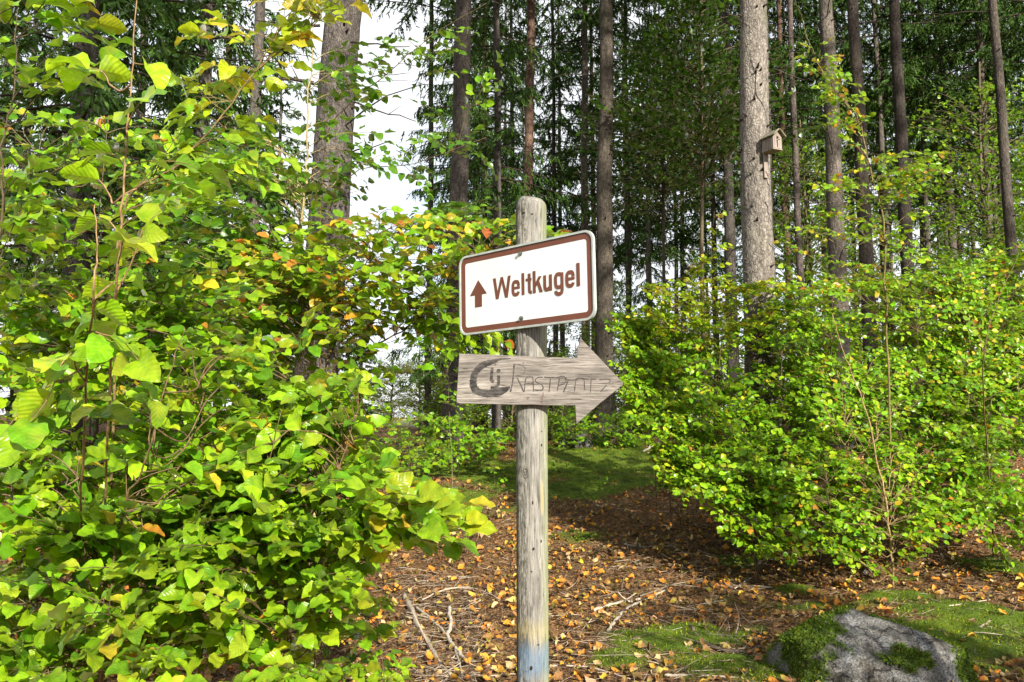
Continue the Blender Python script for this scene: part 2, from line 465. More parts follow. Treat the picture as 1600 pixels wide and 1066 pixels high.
def spray(mbl, mbt, rng, p0, p1, T, ls, pal, twig_r=.0025, spread=.34, start=.3, gap=None, sunny=.55, dens=1.0, stemcol=(1, 1, 1), sides=3):
    """a leafy branch from p0 to p1: arching axis, alternate side twigs, alternate leaves all lying roughly in one tilted plane"""
    p0 = np.asarray(p0, float); p1 = np.asarray(p1, float)
    d = p1 - p0; Ln = np.linalg.norm(d)
    if Ln < .03: return
    u = d / Ln
    n = 9
    t = np.linspace(0, 1, n)
    sag = np.array([0, 0, 1.0]) * Ln * .10
    wob = rng.randn(3) * Ln * .03
    ax = p0 + d * t[:, None] + sag * (np.sin(np.pi * t ** .8))[:, None] + wob * np.sin(2 * np.pi * t)[:, None]
    if mbt is not None:
        r0 = twig_r * (1 + 1.6 * Ln)
        mbt.tube(ax, r0 * (1 - .75 * t), sides, stemcol, cap=False)
    nrm = norm(np.array([0, 0, 1.0]) + sunny * SUNV * 1.5 + rng.randn(3) * .38)
    nrm = norm(nrm - u * (nrm @ u) * .8)
    side = norm(np.cross(nrm, u))
    gap = gap or ls * .62
    L0 = max(0.0, Ln * start)
    s = L0 + rng.rand() * gap
    pos, dr = [], []
    sg = 1 if rng.rand() < .5 else -1
    while s < Ln:
        f = s / Ln
        q = np.array([np.interp(f, t, ax[:, k]) for k in range(3)])
        tl = spread * Ln * (1.05 - f) * (.55 + .6 * rng.rand())
        tl = min(tl, 6 * ls)
        dv = norm(u * .75 + side * sg * .75 + rng.randn(3) * .14)
        if tl > ls * .7:
            dn = np.array([0, 0, -.12])
            k = max(1, int(tl / (ls * .52) * dens))
            tt = (np.arange(1, k + 1)) / k
            pts = q + dv * tl * tt[:, None] + dn * (tl * tt ** 2)[:, None]
            if mbt is not None:
                mbt.tube(np.vstack([q, pts[len(pts) // 2], pts[-1]]), [twig_r * .7, twig_r * .5, twig_r * .35], 3, stemcol, cap=False)
            a = 1
            for j in range(k):
                last = j == k - 1
                pd = norm(np.cross(nrm, dv)) * a
                pos.append(pts[j]); dr.append(dv * (1.0 if last else .65) + pd * (0 if last else .8)); a = -a
        else:
            pos.append(q); dr.append(dv)
        sg = -sg
        s += gap * (.75 + .5 * rng.rand())
    pos.append(ax[-1]); dr.append(u)
    pos = np.array(pos); dr = norm(np.array(dr)) + rng.randn(len(pos), 3) * .16 + np.array([0, 0, -.16])
    nn = nrm + rng.randn(len(pos), 3) * .42
    keep = rng.rand(len(pos)) < .93
    pos, dr, nn = pos[keep], dr[keep], nn[keep]
    sz = ls * (.72 + .45 * rng.rand(len(pos)))
    add_leaves(mbl, T, rng, pos, dr, nn, sz, pick(rng, pal, len(pos)))

def in_poly(pts, poly):
    x, y = pts[:, 0], pts[:, 1]; inside = np.zeros(len(pts), bool)
    n = len(poly)
    for i in range(n):
        x1, y1 = poly[i]; x2, y2 = poly[(i + 1) % n]
        c = ((y1 > y) != (y2 > y)) & (x < (x2 - x1) * (y - y1) / (y2 - y1 + 1e-9) + x1)
        inside ^= c
    return inside

def sample_poly(rng, poly, n):
    poly = np.array(poly, float); lo, hi = poly.min(0), poly.max(0)
    out = np.zeros((0, 2))
    while len(out) < n:
        p = lo + (hi - lo) * rng.rand(n * 3, 2)
        out = np.vstack([out, p[in_poly(p, poly)]])
    return out[:n]

def smooth_path(pts, k=5):
    pts = np.asarray(pts, float); out = []
    for i in range(len(pts) - 1):
        a = pts[max(i - 1, 0)]; b = pts[i]; c = pts[i + 1]; d = pts[min(i + 2, len(pts) - 1)]
        for s_ in np.linspace(0, 1, k, endpoint=False):
            out.append(.5 * ((2 * b) + (-a + c) * s_ + (2 * a - 5 * b + 4 * c - d) * s_ ** 2 + (-a + 3 * b - 3 * c + d) * s_ ** 3))
    out.append(pts[-1])
    return np.array(out)

DEPTH = {'L': ((1100, 850, 650, 450, 200, 0), (1.75, 2.0, 2.4, 2.8, 3.2, 3.5)), 'R': ((880, 800, 700, 600, 500, 400), (6.2, 6.6, 7.2, 7.9, 8.6, 9.2))}
def beech(label, seed, stems, regions, ls=.07, pal='fresh', T=T_MID, mat=None, r0=.009, stemcol=(1, 1, 1), group=None,
          spread=.34, maxlen=.6, name='beech_sapling', cat='beech sapling', sunny=.55, sides=3, dens=1.0, start=.2, twig=.0017, more=None):
    """stems: lists of (px, py, depth) from the top down; the last one is continued to the ground.
    regions: (polygon in pixels, near, far, number of sprays[, palette])"""
    rng = np.random.RandomState(seed)
    if more is None: more = 1.0 if cat == 'seedling' else (1.35 if T is T_NEAR else 2.6 if seed >= 30 else 1.7)
    paths = []
    for st in stems:
        pts = [P(*s_) for s_ in st]
        b = pts[-1].copy()
        if len(pts) > 1: b[:2] += (pts[-1] - pts[-2])[:2] * .3
        gz = float(GZ(b[0], b[1]))
        if pts[-1][2] > gz + .04: pts.append(np.array([b[0], b[1], gz - .03]))
        paths.append(smooth_path(pts[::-1]))
    base = paths[0][0].copy()
    root = thing(name, label, cat, tuple(base), group)
    mt, ml = MB(), MB()
    for p in paths:
        s_ = np.linspace(0, 1, len(p))
        kink = p.copy(); kink[1:-1] += rng.randn(len(p) - 2, 3) * r0 * .35
        mt.tube(kink - base, r0 * .75 * (1.0 - .8 * s_), 7, stemcol)
    allp = np.vstack(paths); hop = np.zeros(len(allp))
    tg = []
    for reg in regions:
        poly, d0, d1, n = reg[:4]
        pl = reg[4] if len(reg) > 4 else pal
        for px, py in sample_poly(rng, poly, int(n * more)):
            if isinstance(d0, str): dd_ = np.interp(py, DEPTH[d0][0][::-1], DEPTH[d0][1][::-1]) + d1 * rng.rand() * (1 if rng.rand() < .8 else 1.6) - (.25 * d1 if rng.rand() < .15 else 0)
            else: dd_ = d0 + (d1 - d0) * rng.rand()
            tp = P(px, py, dd_)
            gz = float(GZ(tp[0], tp[1]))
            if tp[2] < gz + .08: tp[2] = gz + .08 + .1 * rng.rand()
            tg.append((np.linalg.norm(allp - tp, axis=1).min(), tp, pl))
    for _, tp, pl in sorted(tg, key=lambda q: q[0]):
        dd = allp - tp
        hor = np.linalg.norm(dd[:, :2], axis=1)
        cost = np.abs(dd[:, 2] + hor * .30) + hor * .7 + hop * .12 + rng.rand(len(allp)) * .08 + np.where(hor < maxlen * .5, .3, 0)
        a = allp[np.argmin(cost)]
        L_ = np.linalg.norm(tp - a)
        if L_ > maxlen * 1.25:                         # a limb first, leaves only near its tip
            k = tp + (a - tp) / L_ * maxlen * (.85 + .4 * rng.rand())
            k[2] -= .04 * L_
            mid = (a + k) / 2 + np.array([0, 0, -.05 * L_]) + rng.randn(3) * .04 * L_
            lim = smooth_path([a, mid, k], 5)
            mt.tube(lim - base, np.linspace(twig * (1.15 + .5 * L_), twig * 1.1, len(lim)), 5, stemcol, cap=False)
            allp = np.vstack([allp, lim[2:]]); hop = np.concatenate([hop, np.full(len(lim) - 2, 1.0)])
            a = k
        spray(ml, mt, rng, a - base, tp - base, T, ls, pl, twig, spread, start, None, sunny, dens, stemcol, sides)
    mt.build('stem', M_STEM, root)
    ml.build('foliage', mat or (M_LEAF if T is T_NEAR else M_LEAFS), root)
    return root

# ------------------------------------------------------------------ spruces
def trunk_mesh(rng, H, r, lean=(0, 0), sides=14, rings=60, tint=(1, 1, 1), rough=.03, stubs=20, zstub=(1.5, 9), near=False, flare=.35):
    z = H * np.linspace(0, 1, rings) ** 1.5 if near else np.linspace(0, H, rings)
    rr = r * (1 - .86 * (z / H)) * (1 + flare * np.exp(-z / .35))
    ph = rng.rand(6) * 6
    wob = .02 * np.sin(z * .55 + ph[0]) + .012 * np.sin(z * 1.7 + ph[1])
    cx = lean[0] * z + wob * (z / (z + 2)); cy = lean[1] * z + .02 * np.cos(z * .5 + ph[2])
    th = np.arange(sides) * 2 * np.pi / sides
    lob = 1 + flare * .35 * np.exp(-z / .3)[:, None] * np.cos(5 * th + ph[3])[None]
    R_ = rr[:, None] * lob * (1 + rough * rng.randn(rings, sides))
    V = np.stack([cx[:, None] + R_ * np.cos(th), cy[:, None] + R_ * np.sin(th), np.broadcast_to(z[:, None] - .08, R_.shape)], -1)
    i = np.arange(rings - 1)[:, None] * sides; j = np.arange(sides)[None]; j2 = (j + 1) % sides
    q = np.stack([i + j, i + j2, i + sides + j2, i + sides + j], -1).reshape(-1, 4)
    m = MB(); m.add(V.reshape(-1, 3), q, None, tint)
    def centre(zz): return np.array([np.interp(zz, z, cx), np.interp(zz, z, cy), zz]), np.interp(zz, z, rr)
    for k in range(stubs):                                   # snags and knots left where branches died
        zz = zstub[0] + (zstub[1] - zstub[0]) * rng.rand(); c, r_ = centre(zz)
        a = rng.rand() * 6.28; d = np.array([math.cos(a), math.sin(a), .15 + .3 * rng.rand()])
        if rng.rand() < (.96 if near else .85):
            Ls = .03 + .05 * rng.rand(); m.tube([c + d * r_ * .9, c + d * (r_ + Ls * .5), c + d * (r_ + Ls)], [.018, .012, .007], 5, (.35, .32, .3))
        else:
            Ls = .5 + 1.1 * rng.rand(); e = c + d * r_ * .9
            pts = [e + (d * t_ + np.array([0, 0, -.35 * t_ * t_]) + rng.randn(3) * .03 * t_) * Ls for t_ in np.linspace(0, 1, 5)]
            m.tube(pts, np.linspace(.013, .004, 5), 4, (.45, .42, .38), cap=False)
    return m, centre

def needles(mb, rng, org, dirn, L, w0=.026, l0=.12, step=.035, col=None):
    "sprigs along hanging twigs: org (n,3) dirn (n,3) L (n,)"
    n = len(org); k = max(2, int(L.max() / step))
    t = (np.arange(k) + rng.rand(n, k)) / k
    p = org[:, None] + dirn[:, None] * (L[:, None] * t)[..., None] + np.array([0, 0, -.15]) * (L[:, None] * t ** 2)[..., None]
    p = p.reshape(-1, 3)
    d = norm(np.repeat(dirn, k, 0) * .8 + rng.randn(n * k, 3) * .5 + np.array([0, 0, -.35]))
    s = norm(np.cross(d, rng.randn(n * k, 3)))
    l = (l0 * (.6 + .8 * rng.rand(n * k)))[:, None]; w = (w0 * (.6 + .8 * rng.rand(n * k)))[:, None]
    v = np.stack([p - s * w * .5, p + s * w * .5, p + d * l * .55 + s * w * .45, p + d * l, p + d * l * .5 - s * w * .5], 1)
    m = len(p)
    b = np.arange(m) * 5
    q = np.stack([b, b + 1, b + 2, b + 4], -1); tt = np.stack([b + 4, b + 2, b + 3], -1)
    base = np.array([.052, .105, .020]) if col is None else np.array(col)
    c = base * (1 + .35 * rng.randn(m, 1)) * (1 + .08 * rng.randn(m, 3))
    c = np.clip(c, .008, .4)
    mb.add(v.reshape(-1, 3), q, tt, np.repeat(c, 5, 0))

def crown_mesh(seed, z0, H, rmax, nl, hang=.8, col=None, dens=1.0, limb_r=.02, l0=.12, w0=.026):
    "crown of a spruce standing at the origin: limbs from z0 to H, length shrinking upwards"
    rng = np.random.RandomState(seed)
    m = MB()
    for i in range(nl):
        f = (i + rng.rand()) / nl
        z = z0 + (H - z0) * f ** 1.05
        Lb = rmax * (1 - f) ** .75 * (.6 + .55 * rng.rand()) + .15
        a = rng.rand() * 6.283
        out = np.array([math.cos(a), math.sin(a), 0]); sd = np.array([-out[1], out[0], 0])
        t = np.linspace(0, 1, 7)
        dr = -.30 * Lb * (1 - .7 * f)
        ax = out * (Lb * t)[:, None] + np.array([0, 0, 1]) * (z + dr * t ** 1.4 + .10 * Lb * t ** 4)[:, None] + sd * (.05 * Lb * rng.randn() * t ** 2)[:, None]
        m.tube(ax, limb_r * (1 - .8 * t) * (.6 + .5 * Lb / rmax), 4, (.06, .045, .035), cap=False)
        nt = max(4, int(Lb / .075 * dens))
        s = np.clip((.12 + .88 * rng.rand(nt)), 0, 1)
        o = np.stack([np.interp(s, t, ax[:, k]) for k in range(3)], -1)
        sg = np.where(rng.rand(nt) < .5, -1, 1)
        d = norm(out * .45 + sd * (sg * (.55 + .3 * rng.rand(nt)))[:, None] + np.array([0, 0, -1]) * (hang * (.6 + .6 * rng.rand(nt)))[:, None])
        L_ = (.18 + .42 * rng.rand(nt)) * (1.1 - .5 * s) * (.5 + .6 * Lb / rmax)
        needles(m, rng, o, d, L_, w0, l0, .05, col)
    return m

CROWNS = {
    'high_a': crown_mesh(1, 4.5, 24, 2.7, 125).mesh('spruce_crown', M_NEEDLE),
    'high_b': crown_mesh(2, 6.5, 26, 3.0, 125, .9).mesh('spruce_crown', M_NEEDLE),
    'low': crown_mesh(3, 1.2, 15, 2.4, 150, .5, (.065, .13, .028)).mesh('spruce_crown', M_NEEDLE),
    'top': crown_mesh(4, 11.5, 27, 3.1, 110, .8).mesh('spruce_crown', M_NEEDLE),
    'dense': crown_mesh(6, 11.5, 27, 3.1, 230, .8).mesh('spruce_crown', M_NEEDLE),  # extra limbs so the added spruces cast fuller shade
    'pale': crown_mesh(5, .6, 16, 3.0, 120, .35, (.11, .17, .06), .8, .02, .2, .05).mesh('spruce_crown', M_NEEDLE),
}

def spruce(label, px, d, r, crown, seed, lean=0.0, pyref=646, H=25, red=False, tint=(1, 1, 1), scale=1.0, near=False, group=None, stubs=20, zs=(1.5, 9), rot=None, dz=0.0, x=None, y=None, wide=1.0):
    rng = np.random.RandomState(seed)
    if x is None:
        p = P(px, pyref, d); x, y = p[0], p[1]
    z = float(GZ(x, y))
    root = thing('spruce_tree', label, 'spruce tree', (x, y, z - .03), group)
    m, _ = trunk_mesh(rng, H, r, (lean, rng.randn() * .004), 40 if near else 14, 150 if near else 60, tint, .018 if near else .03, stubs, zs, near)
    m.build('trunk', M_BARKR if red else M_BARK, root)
    if crown:
        o = bpy.data.objects.new('crown', CROWNS[crown]); COL.objects.link(o); o.parent = root
        o.rotation_euler = (0, 0, rng.rand() * 6.28 if rot is None else rot); o.scale = (scale * wide, scale * wide, scale)
        o.location = (lean * 8, 0, dz)
    return root

# (label, px at horizon height, depth, radius, crown, lean, extra)
TG = 'far spruces behind the first rows of trunks'
TREES = [  # some low tints, as on the leaning trunk, stand in for missing shade
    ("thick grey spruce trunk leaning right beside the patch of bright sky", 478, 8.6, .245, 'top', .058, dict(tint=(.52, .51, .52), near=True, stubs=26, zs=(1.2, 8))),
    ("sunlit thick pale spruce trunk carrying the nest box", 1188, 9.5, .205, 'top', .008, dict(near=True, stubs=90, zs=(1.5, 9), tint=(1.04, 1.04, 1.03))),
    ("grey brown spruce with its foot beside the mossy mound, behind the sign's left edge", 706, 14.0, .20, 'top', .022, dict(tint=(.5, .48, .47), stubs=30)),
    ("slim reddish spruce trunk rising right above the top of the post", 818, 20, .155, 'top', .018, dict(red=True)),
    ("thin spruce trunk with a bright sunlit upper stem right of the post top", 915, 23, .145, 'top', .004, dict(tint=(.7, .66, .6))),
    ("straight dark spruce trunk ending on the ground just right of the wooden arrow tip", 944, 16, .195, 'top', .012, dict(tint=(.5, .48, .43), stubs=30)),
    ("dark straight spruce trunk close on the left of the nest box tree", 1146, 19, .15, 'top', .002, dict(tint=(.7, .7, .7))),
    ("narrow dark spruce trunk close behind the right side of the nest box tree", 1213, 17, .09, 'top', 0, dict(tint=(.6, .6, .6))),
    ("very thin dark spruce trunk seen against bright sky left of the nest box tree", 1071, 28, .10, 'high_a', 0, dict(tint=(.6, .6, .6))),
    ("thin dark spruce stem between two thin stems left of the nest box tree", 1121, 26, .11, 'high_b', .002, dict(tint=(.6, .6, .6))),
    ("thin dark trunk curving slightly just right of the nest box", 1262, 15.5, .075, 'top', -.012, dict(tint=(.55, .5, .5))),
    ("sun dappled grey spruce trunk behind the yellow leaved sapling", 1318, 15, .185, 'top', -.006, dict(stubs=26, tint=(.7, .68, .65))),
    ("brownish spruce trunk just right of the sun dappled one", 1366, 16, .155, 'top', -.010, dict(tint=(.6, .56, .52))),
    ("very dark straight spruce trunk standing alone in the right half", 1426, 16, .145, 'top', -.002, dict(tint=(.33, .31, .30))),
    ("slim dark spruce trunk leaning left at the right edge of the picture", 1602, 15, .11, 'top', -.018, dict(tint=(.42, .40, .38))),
    ("dark spruce trunk deep behind the leaves of the left thicket", 384, 13.5, .12, 'top', .006, dict(tint=(.55, .55, .55))),
    ("dark needled spruce filling the upper left behind the near beech", 105, 10.5, .2, 'low', 0, dict(tint=(.5, .5, .5), scale=1.25, H=20, stubs=0)),
    ("dark bushy spruce left of the thick leaning trunk", 300, 14, .16, 'low', 0, dict(tint=(.6, .6, .6), scale=1.15, H=18, stubs=0)),
    ("narrow spruce stem left of the sign between two thicker trunks", 669, 21, .095, 'top', 0, dict(tint=(.6, .6, .6))),
    ("spruce with drooping dark boughs beside the bright sky patch", 722, 19, .11, 'low', .0, dict(scale=1.1, H=18, stubs=0, wide=.68)),
    ("far bushy spruce above the right rim of the sign", 1018, 24, .12, 'low', 0, dict(scale=.95, H=15, stubs=0, wide=.5)),
    ("tall dark spruce between the post top and the slim reddish trunk", 776, 17, .10, 'high_a', 0, dict(tint=(.5, .5, .5), wide=.75)),
    ("short pointed pale spruce far away in the gap of sky", 563, 44, .14, 'pale', 0, dict(scale=.62, H=10, stubs=0)),
    ("pale feathery spruce left of the thick leaning trunk", 425, 24, .14, 'pale', 0, dict(scale=.75, H=12, stubs=0)),
    ("pale feathery spruce behind the foot of the thick leaning trunk", 520, 22, .14, 'pale', 0, dict(scale=.42, H=6.5, stubs=0)),
    ("tiny dark spruce top far away against the sky left of the nest box tree", 1086, 60, .14, 'low', 0, dict(scale=.75, H=11, stubs=0)),
]
for i, (lab, px, d, r, cr, lean, ex) in enumerate(TREES):
    spruce(lab, px, d, r, cr, 50 + i, lean, **ex)
rngT = np.random.RandomState(77)
FAR = [(1388, 30), (1402, 42), (1452, 34), (1478, 46), (1492, 30), (1512, 40), (1535, 33), (1552, 48), (1572, 30), (1590, 42), (1240, 34), (1275, 40), (1345, 36),
       (985, 34), (880, 34), (755, 26), (742, 36), (790, 40), (1640, 30), (1680, 24), (1700, 36),
       (20, 22), (60, 30), (200, 20), (250, 27), (340, 24), (150, 34), (-60, 18), (-20, 28), (1175, 30), (1198, 44), (1560, 22), (1460, 24), (1300, 28),
       (1150, 24), (1240, 23), (1320, 25), (1400, 22.5), (1500, 25), (1585, 23), (1680, 21), (870, 27), (985, 25), (1060, 31), (800, 30), (930, 32), (930, 44), (745, 42), (820, 48), (1110, 46)]
for i, (px, d) in enumerate(FAR):
    red = i % 5 == 0
    spruce("slender spruce among many far trunks deep in the wood", px, d, .10 + .05 * rngT.rand(), 'high_b' if px > 1000 else ['high_a', 'high_b'][i % 2],
           200 + i, rngT.randn() * .004, red=red, tint=(.55, .53, .5), group=TG, stubs=6, scale=.9 + .2 * rngT.rand(), dz=rngT.rand() * 1.5 + (1.5 if px > 1000 else 0), rot=rngT.rand() * 6.28)
# unseen spruces added behind the photographer so their high crowns shade the wood
SHADE_SPRUCES = [(1.8, -5.5, -1.0, 24, "nearest the path", 1), (8.0, -5.5, 1.2, 25, "a slim one", .55), (12.7, -5.5, 1.8, 27, "on the right", .75), (17, -5, 1.0, 27, "furthest right", 1), (.6, -6.5, 0, 24, "straight behind", 1), (-4.5, -6, 1, 25, "on the left", 1)]
for i, (x, y, dz, H_, w_, wd_) in enumerate(SHADE_SPRUCES):
    spruce("tall unseen spruce added for shade behind the photographer, " + w_, 0, 0, .17, 'dense', 300 + i, 0, x=x, y=y, group='unseen shade spruces behind the photographer', stubs=0, rot=i * 1.3, dz=dz, H=H_, wide=wd_)

def dead_branches(label, lines):
    root = next(o for o in bpy.data.objects if o.get('label') == label)
    base = np.array(root.location); rg = np.random.RandomState(3)
    for pts, r_ in lines:
        p = smooth_path([P(*q) for q in pts], 4) - base; n = len(p); p[1:-1] += rg.randn(n - 2, 3) * .008
        m = MB(); m.tube(p, r_ * np.linspace(1, .35, n), 5, (.42, .38, .34))
        for k in range(2, n - 1, 3):
            e = p[k]; d = norm(p[-1] - p[0] + rg.randn(3) * .5) * (.08 + .14 * rg.rand()); m.tube([e, e + d * .6, e + d], [r_ * .4, r_ * .3, r_ * .15], 4, (.42, .38, .34), cap=False)
        m.build('dead_branch', M_BARK, root)
dead_branches(TREES[0][0], [([(548, 66, 8.6), (590, 70, 8.5), (640, 73, 8.4)], .012), ([(540, 118, 8.6), (590, 120, 8.5), (640, 114, 8.4)], .008), ([(540, 155, 8.6), (590, 172, 8.5), (650, 190, 8.4)], .012),
              ([(535, 236, 8.6), (570, 232, 8.4), (610, 222, 8.2)], .011), ([(500, 40, 8.4), (440, 36, 8.2), (400, 32, 8.0)], .016), ([(490, 130, 8.4), (440, 122, 8.2), (405, 128, 8.0)], .022)])
dead_branches(TREES[1][0], [([(1210, 300, 9.4), (1250, 312, 9.2), (1310, 316, 9.0)], .010), ([(1208, 48, 9.4), (1245, 60, 9.1), (1250, 62, 9.0)], .008), ([(1208, 108, 9.4), (1250, 122, 9.2), (1270, 126, 9.0)], .008),
              ([(1205, 160, 9.3), (1222, 152, 9.1)], .012), ([(1212, 372, 9.4), (1270, 372, 9.3)], .008), ([(1212, 250, 9.4), (1260, 268, 9.2), (1300, 274, 9.0)], .008), ([(1168, 40, 9.4), (1150, 28, 9.2), (1138, 22, 9.0)], .008)])

# ------------------------------------------------------------------ far broadleaf trees
def broadleaf_crown(seed, H, rmax, n, pal, ls=.09, z0=.15):
    rng = np.random.RandomState(seed); ml, mt = MB(), MB()
    lv, dv = [], []
    trunk = np.array([[0, 0, 0], [.05, 0, H * .3], [-.05, .05, H * .6], [0, 0, H * .95]])
    for i in range(n):
        f = (z0 + (1 - z0) * rng.rand())
        a = rng.rand() * 6.28; Lb = rmax * (math.sin(math.pi * min(1, f * .9 + .12)) ** .6) * (.45 + .65 * rng.rand())
        o = np.array([0, 0, H * f * .9]); e = o + np.array([math.cos(a) * Lb, math.sin(a) * Lb, Lb * (.25 + .3 * rng.rand())])
        t = np.linspace(0, 1, 5)[:, None]; ax = o + (e - o) * t + np.array([0, 0, .1 * Lb]) * np.sin(np.pi * t)
        mt.tube(ax, np.linspace(.014, .004, 5), 4, (.5, .5, .45), cap=False)
        k = int(26 * Lb)
        s = .25 + .75 * rng.rand(k); u = norm(e - o); sd = norm(np.cross([0, 0, 1], u))
        lv.append(o + (e - o) * s[:, None] + sd * (rng.randn(k) * .22 * (1.15 - s) * Lb)[:, None] + np.array([0, 0, 1]) * (rng.randn(k) * .05)[:, None])
        dv.append(u + rng.randn(k, 3) * .6 + np.array([0, 0, -.2]))
    lv = np.vstack(lv); dv = np.vstack(dv); k = len(lv)
    add_leaves(ml, T_FAR, rng, lv, dv, np.array([0, 0, 1]) + .4 * SUNV + rng.randn(k, 3) * .45, ls * (.7 + .5 * rng.rand(k)), pick(rng, pal, k))
    mt.tube(smooth_path(trunk, 5), np.linspace(.06, .015, 16), 7, (.6, .6, .55))
    return ml.mesh('beech_foliage', M_LEAFS), mt.mesh('beech_trunk', M_STEM)

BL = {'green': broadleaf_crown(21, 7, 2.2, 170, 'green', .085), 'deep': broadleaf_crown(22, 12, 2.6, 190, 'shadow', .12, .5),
      'yellow': broadleaf_crown(23, 4.5, 1.7, 130, 'yellow', .085, .05), 'low': broadleaf_crown(24, 2.2, 1.3, 90, 'green', .075, .02)}

def broadleaf(label, px, d, kind, scale=1.0, seed=0, dz=0, group=None, xy=None, wide=1.0):
    p = P(px, 646, d) if xy is None else xy; z = float(GZ(p[0], p[1]))
    root = thing('beech_tree', label, 'beech tree', (p[0], p[1], z - .03 + dz), group)
    rng = np.random.RandomState(seed + 900)
    a = rng.rand() * 6.28
    for nm, me in (('crown', BL[kind][0]), ('trunk', BL[kind][1])):
        o = bpy.data.objects.new(nm, me); COL.objects.link(o); o.parent = root
        o.rotation_euler = (0, 0, a); o.scale = (scale * wide, scale * wide, scale)
    return root

BT = [
    ("dark leafy beech between the thin trunks left of the nest box tree", 1105, 16, 'deep', .95),
    ("tall dark leafy beech above the right rim of the sign", 1040, 20, 'deep', 1.0),
    ("leafy green beech between the lone dark trunk and the right edge", 1560, 20, 'green', 1.4),
    ("light green beech glowing behind the curving dark trunk", 1265, 20, 'green', 1.2),
    ("pale yellow green tree in the sunny gap left of the nest box tree", 1050, 42, 'yellow', 1.7),
    ("yellowish tree in the sunny gap behind the thin stems", 1098, 36, 'yellow', 1.3),
    ("pale sunny shrub at the edge of the far clearing", 612, 34, 'yellow', .8),
    ("yellow green shrub at the foot of the sky gap", 655, 30, 'yellow', .75),
    ("mid green beech behind the left thicket near the leaning trunk", 430, 13, 'green', .55),
    ("dark leafy beech in shade left of the sign foot", 705, 15.5, 'low', .7),
    ("leafy young beech in shade right below the sign", 860, 18.5, 'low', 1.1),
    ("dark green shrub under the tip of the wooden arrow", 930, 17.5, 'low', .7),
    ("low leafy shrub between the post and the mossy mound", 800, 18, 'low', .8),
    ("green leafy tree directly behind the post top", 800, 24, 'green', .9),
    ("small leafy tree behind the sign's right rim", 955, 20, 'green', .65),
    ("leafy green tree far behind the dense left thicket", 150, 15, 'green', .9),
    ("low leafy shrub right of the dark trunk that ends on the mound", 985, 16.5, 'low', .75),
    ("low leafy shrub under the wooden arrow board just right of the post", 880, 16, 'low', .55),
]
for i, (lab, px, d, k, s_) in enumerate(BT): broadleaf(lab, px, d, k, s_, i)
for i, (px, d, k, s_) in enumerate([(1340, 22, 'green', .8), (1400, 20, 'yellow', .9), (1480, 19, 'green', .7), (1220, 22, 'yellow', .8), (1540, 24, 'yellow', 1.0),
                                    (720, 30, 'green', .8), (880, 34, 'yellow', .8), (1000, 26, 'green', .55), (1650, 18, 'green', 1), (60, 16, 'green', .7), (250, 17, 'green', .7), (690, 27, 'low', 1.3), (745, 25, 'low', 1.4), (900, 29, 'yellow', .75), (960, 27, 'green', .45), (1020, 30, 'yellow', .8), (1075, 25, 'green', .4), (1130, 28, 'yellow', .7), (1180, 26, 'low', 1.4), (1300, 26, 'yellow', .8), (1440, 27, 'yellow', .9), (840, 24, 'low', 1.3)]):
    broadleaf("leafy young beech deep between the far spruce trunks", px, d, k, s_, 40 + i, group='young beeches deep in the wood')

broadleaf("unseen slender beech added outside the right edge to shade the boulder", 0, 0, 'green', .62, 5, xy=(4.35, .6))  # unseen tree, added so its leaves shade boulder and litter

# ------------------------------------------------------------------ left thicket of young beeches
ORANGE = (1.5, 1.15, .9)
beech("nearest tall beech sapling on the left with a straight reddish stem and the largest leaves", 1,
      [[(213, -60, 1.6), (210, 60, 1.6), (203, 150, 1.6), (196, 240, 1.6), (190, 350, 1.6), (180, 460, 1.65), (172, 600, 1.95), (165, 800, 2.3), (160, 1000, 2.4)]],
      [([(70, 90), (280, 90), (320, 320), (200, 400), (60, 300)], 1.5, 1.8, 11, 'fresh')],
      .074, 'fresh', T_NEAR, r0=.0055, stemcol=ORANGE, maxlen=.2, spread=.26, more=1)
beech("beech sapling at the left with brown edged curled leaves at half height", 2,
      [[(148, 320, 1.42), (152, 400, 1.42), (145, 470, 1.42), (135, 600, 1.7), (128, 760, 2.1), (120, 1000, 2.3)]],
      [([(-40, 420), (240, 400), (280, 560), (200, 700), (-40, 700)], 1.4, 1.7, 9, 'fresh')],
      .074, 'fresh', T_NEAR, r0=.0055, stemcol=ORANGE, maxlen=.22, spread=.26, more=1)
beech("dark stemmed beech sapling cut by the left edge of the picture", 3,
      [[(30, -60, 2.5), (26, 60, 2.5), (20, 150, 2.5), (2, 230, 2.5), (6, 330, 2.5), (-12, 470, 2.5), (-20, 800, 2.6)]],
      [([(-90, -80), (130, -80), (190, 60), (80, 260), (-90, 320)], 2.3, 2.9, 20, 'fresh'), ([(-90, 280), (90, 280), (90, 460), (-90, 460)], 2.4, 3.0, 12)],
      .078, 'fresh', T_NEAR, r0=.007, stemcol=(.5, .45, .4), maxlen=.3)
beech("beech sapling with a crooked brown stem in the middle of the left thicket", 4,
      [[(288, 510, 2.1), (262, 590, 2.1), (228, 720, 2.1), (192, 800, 2.15), (172, 950, 2.2)]],
      [([(170, 520), (470, 520), (490, 700), (260, 780), (170, 700)], 'L', .4, 24, 'fresh')],
      .068, 'fresh', T_NEAR, r0=.006, stemcol=(.8, .65, .5), maxlen=.28)
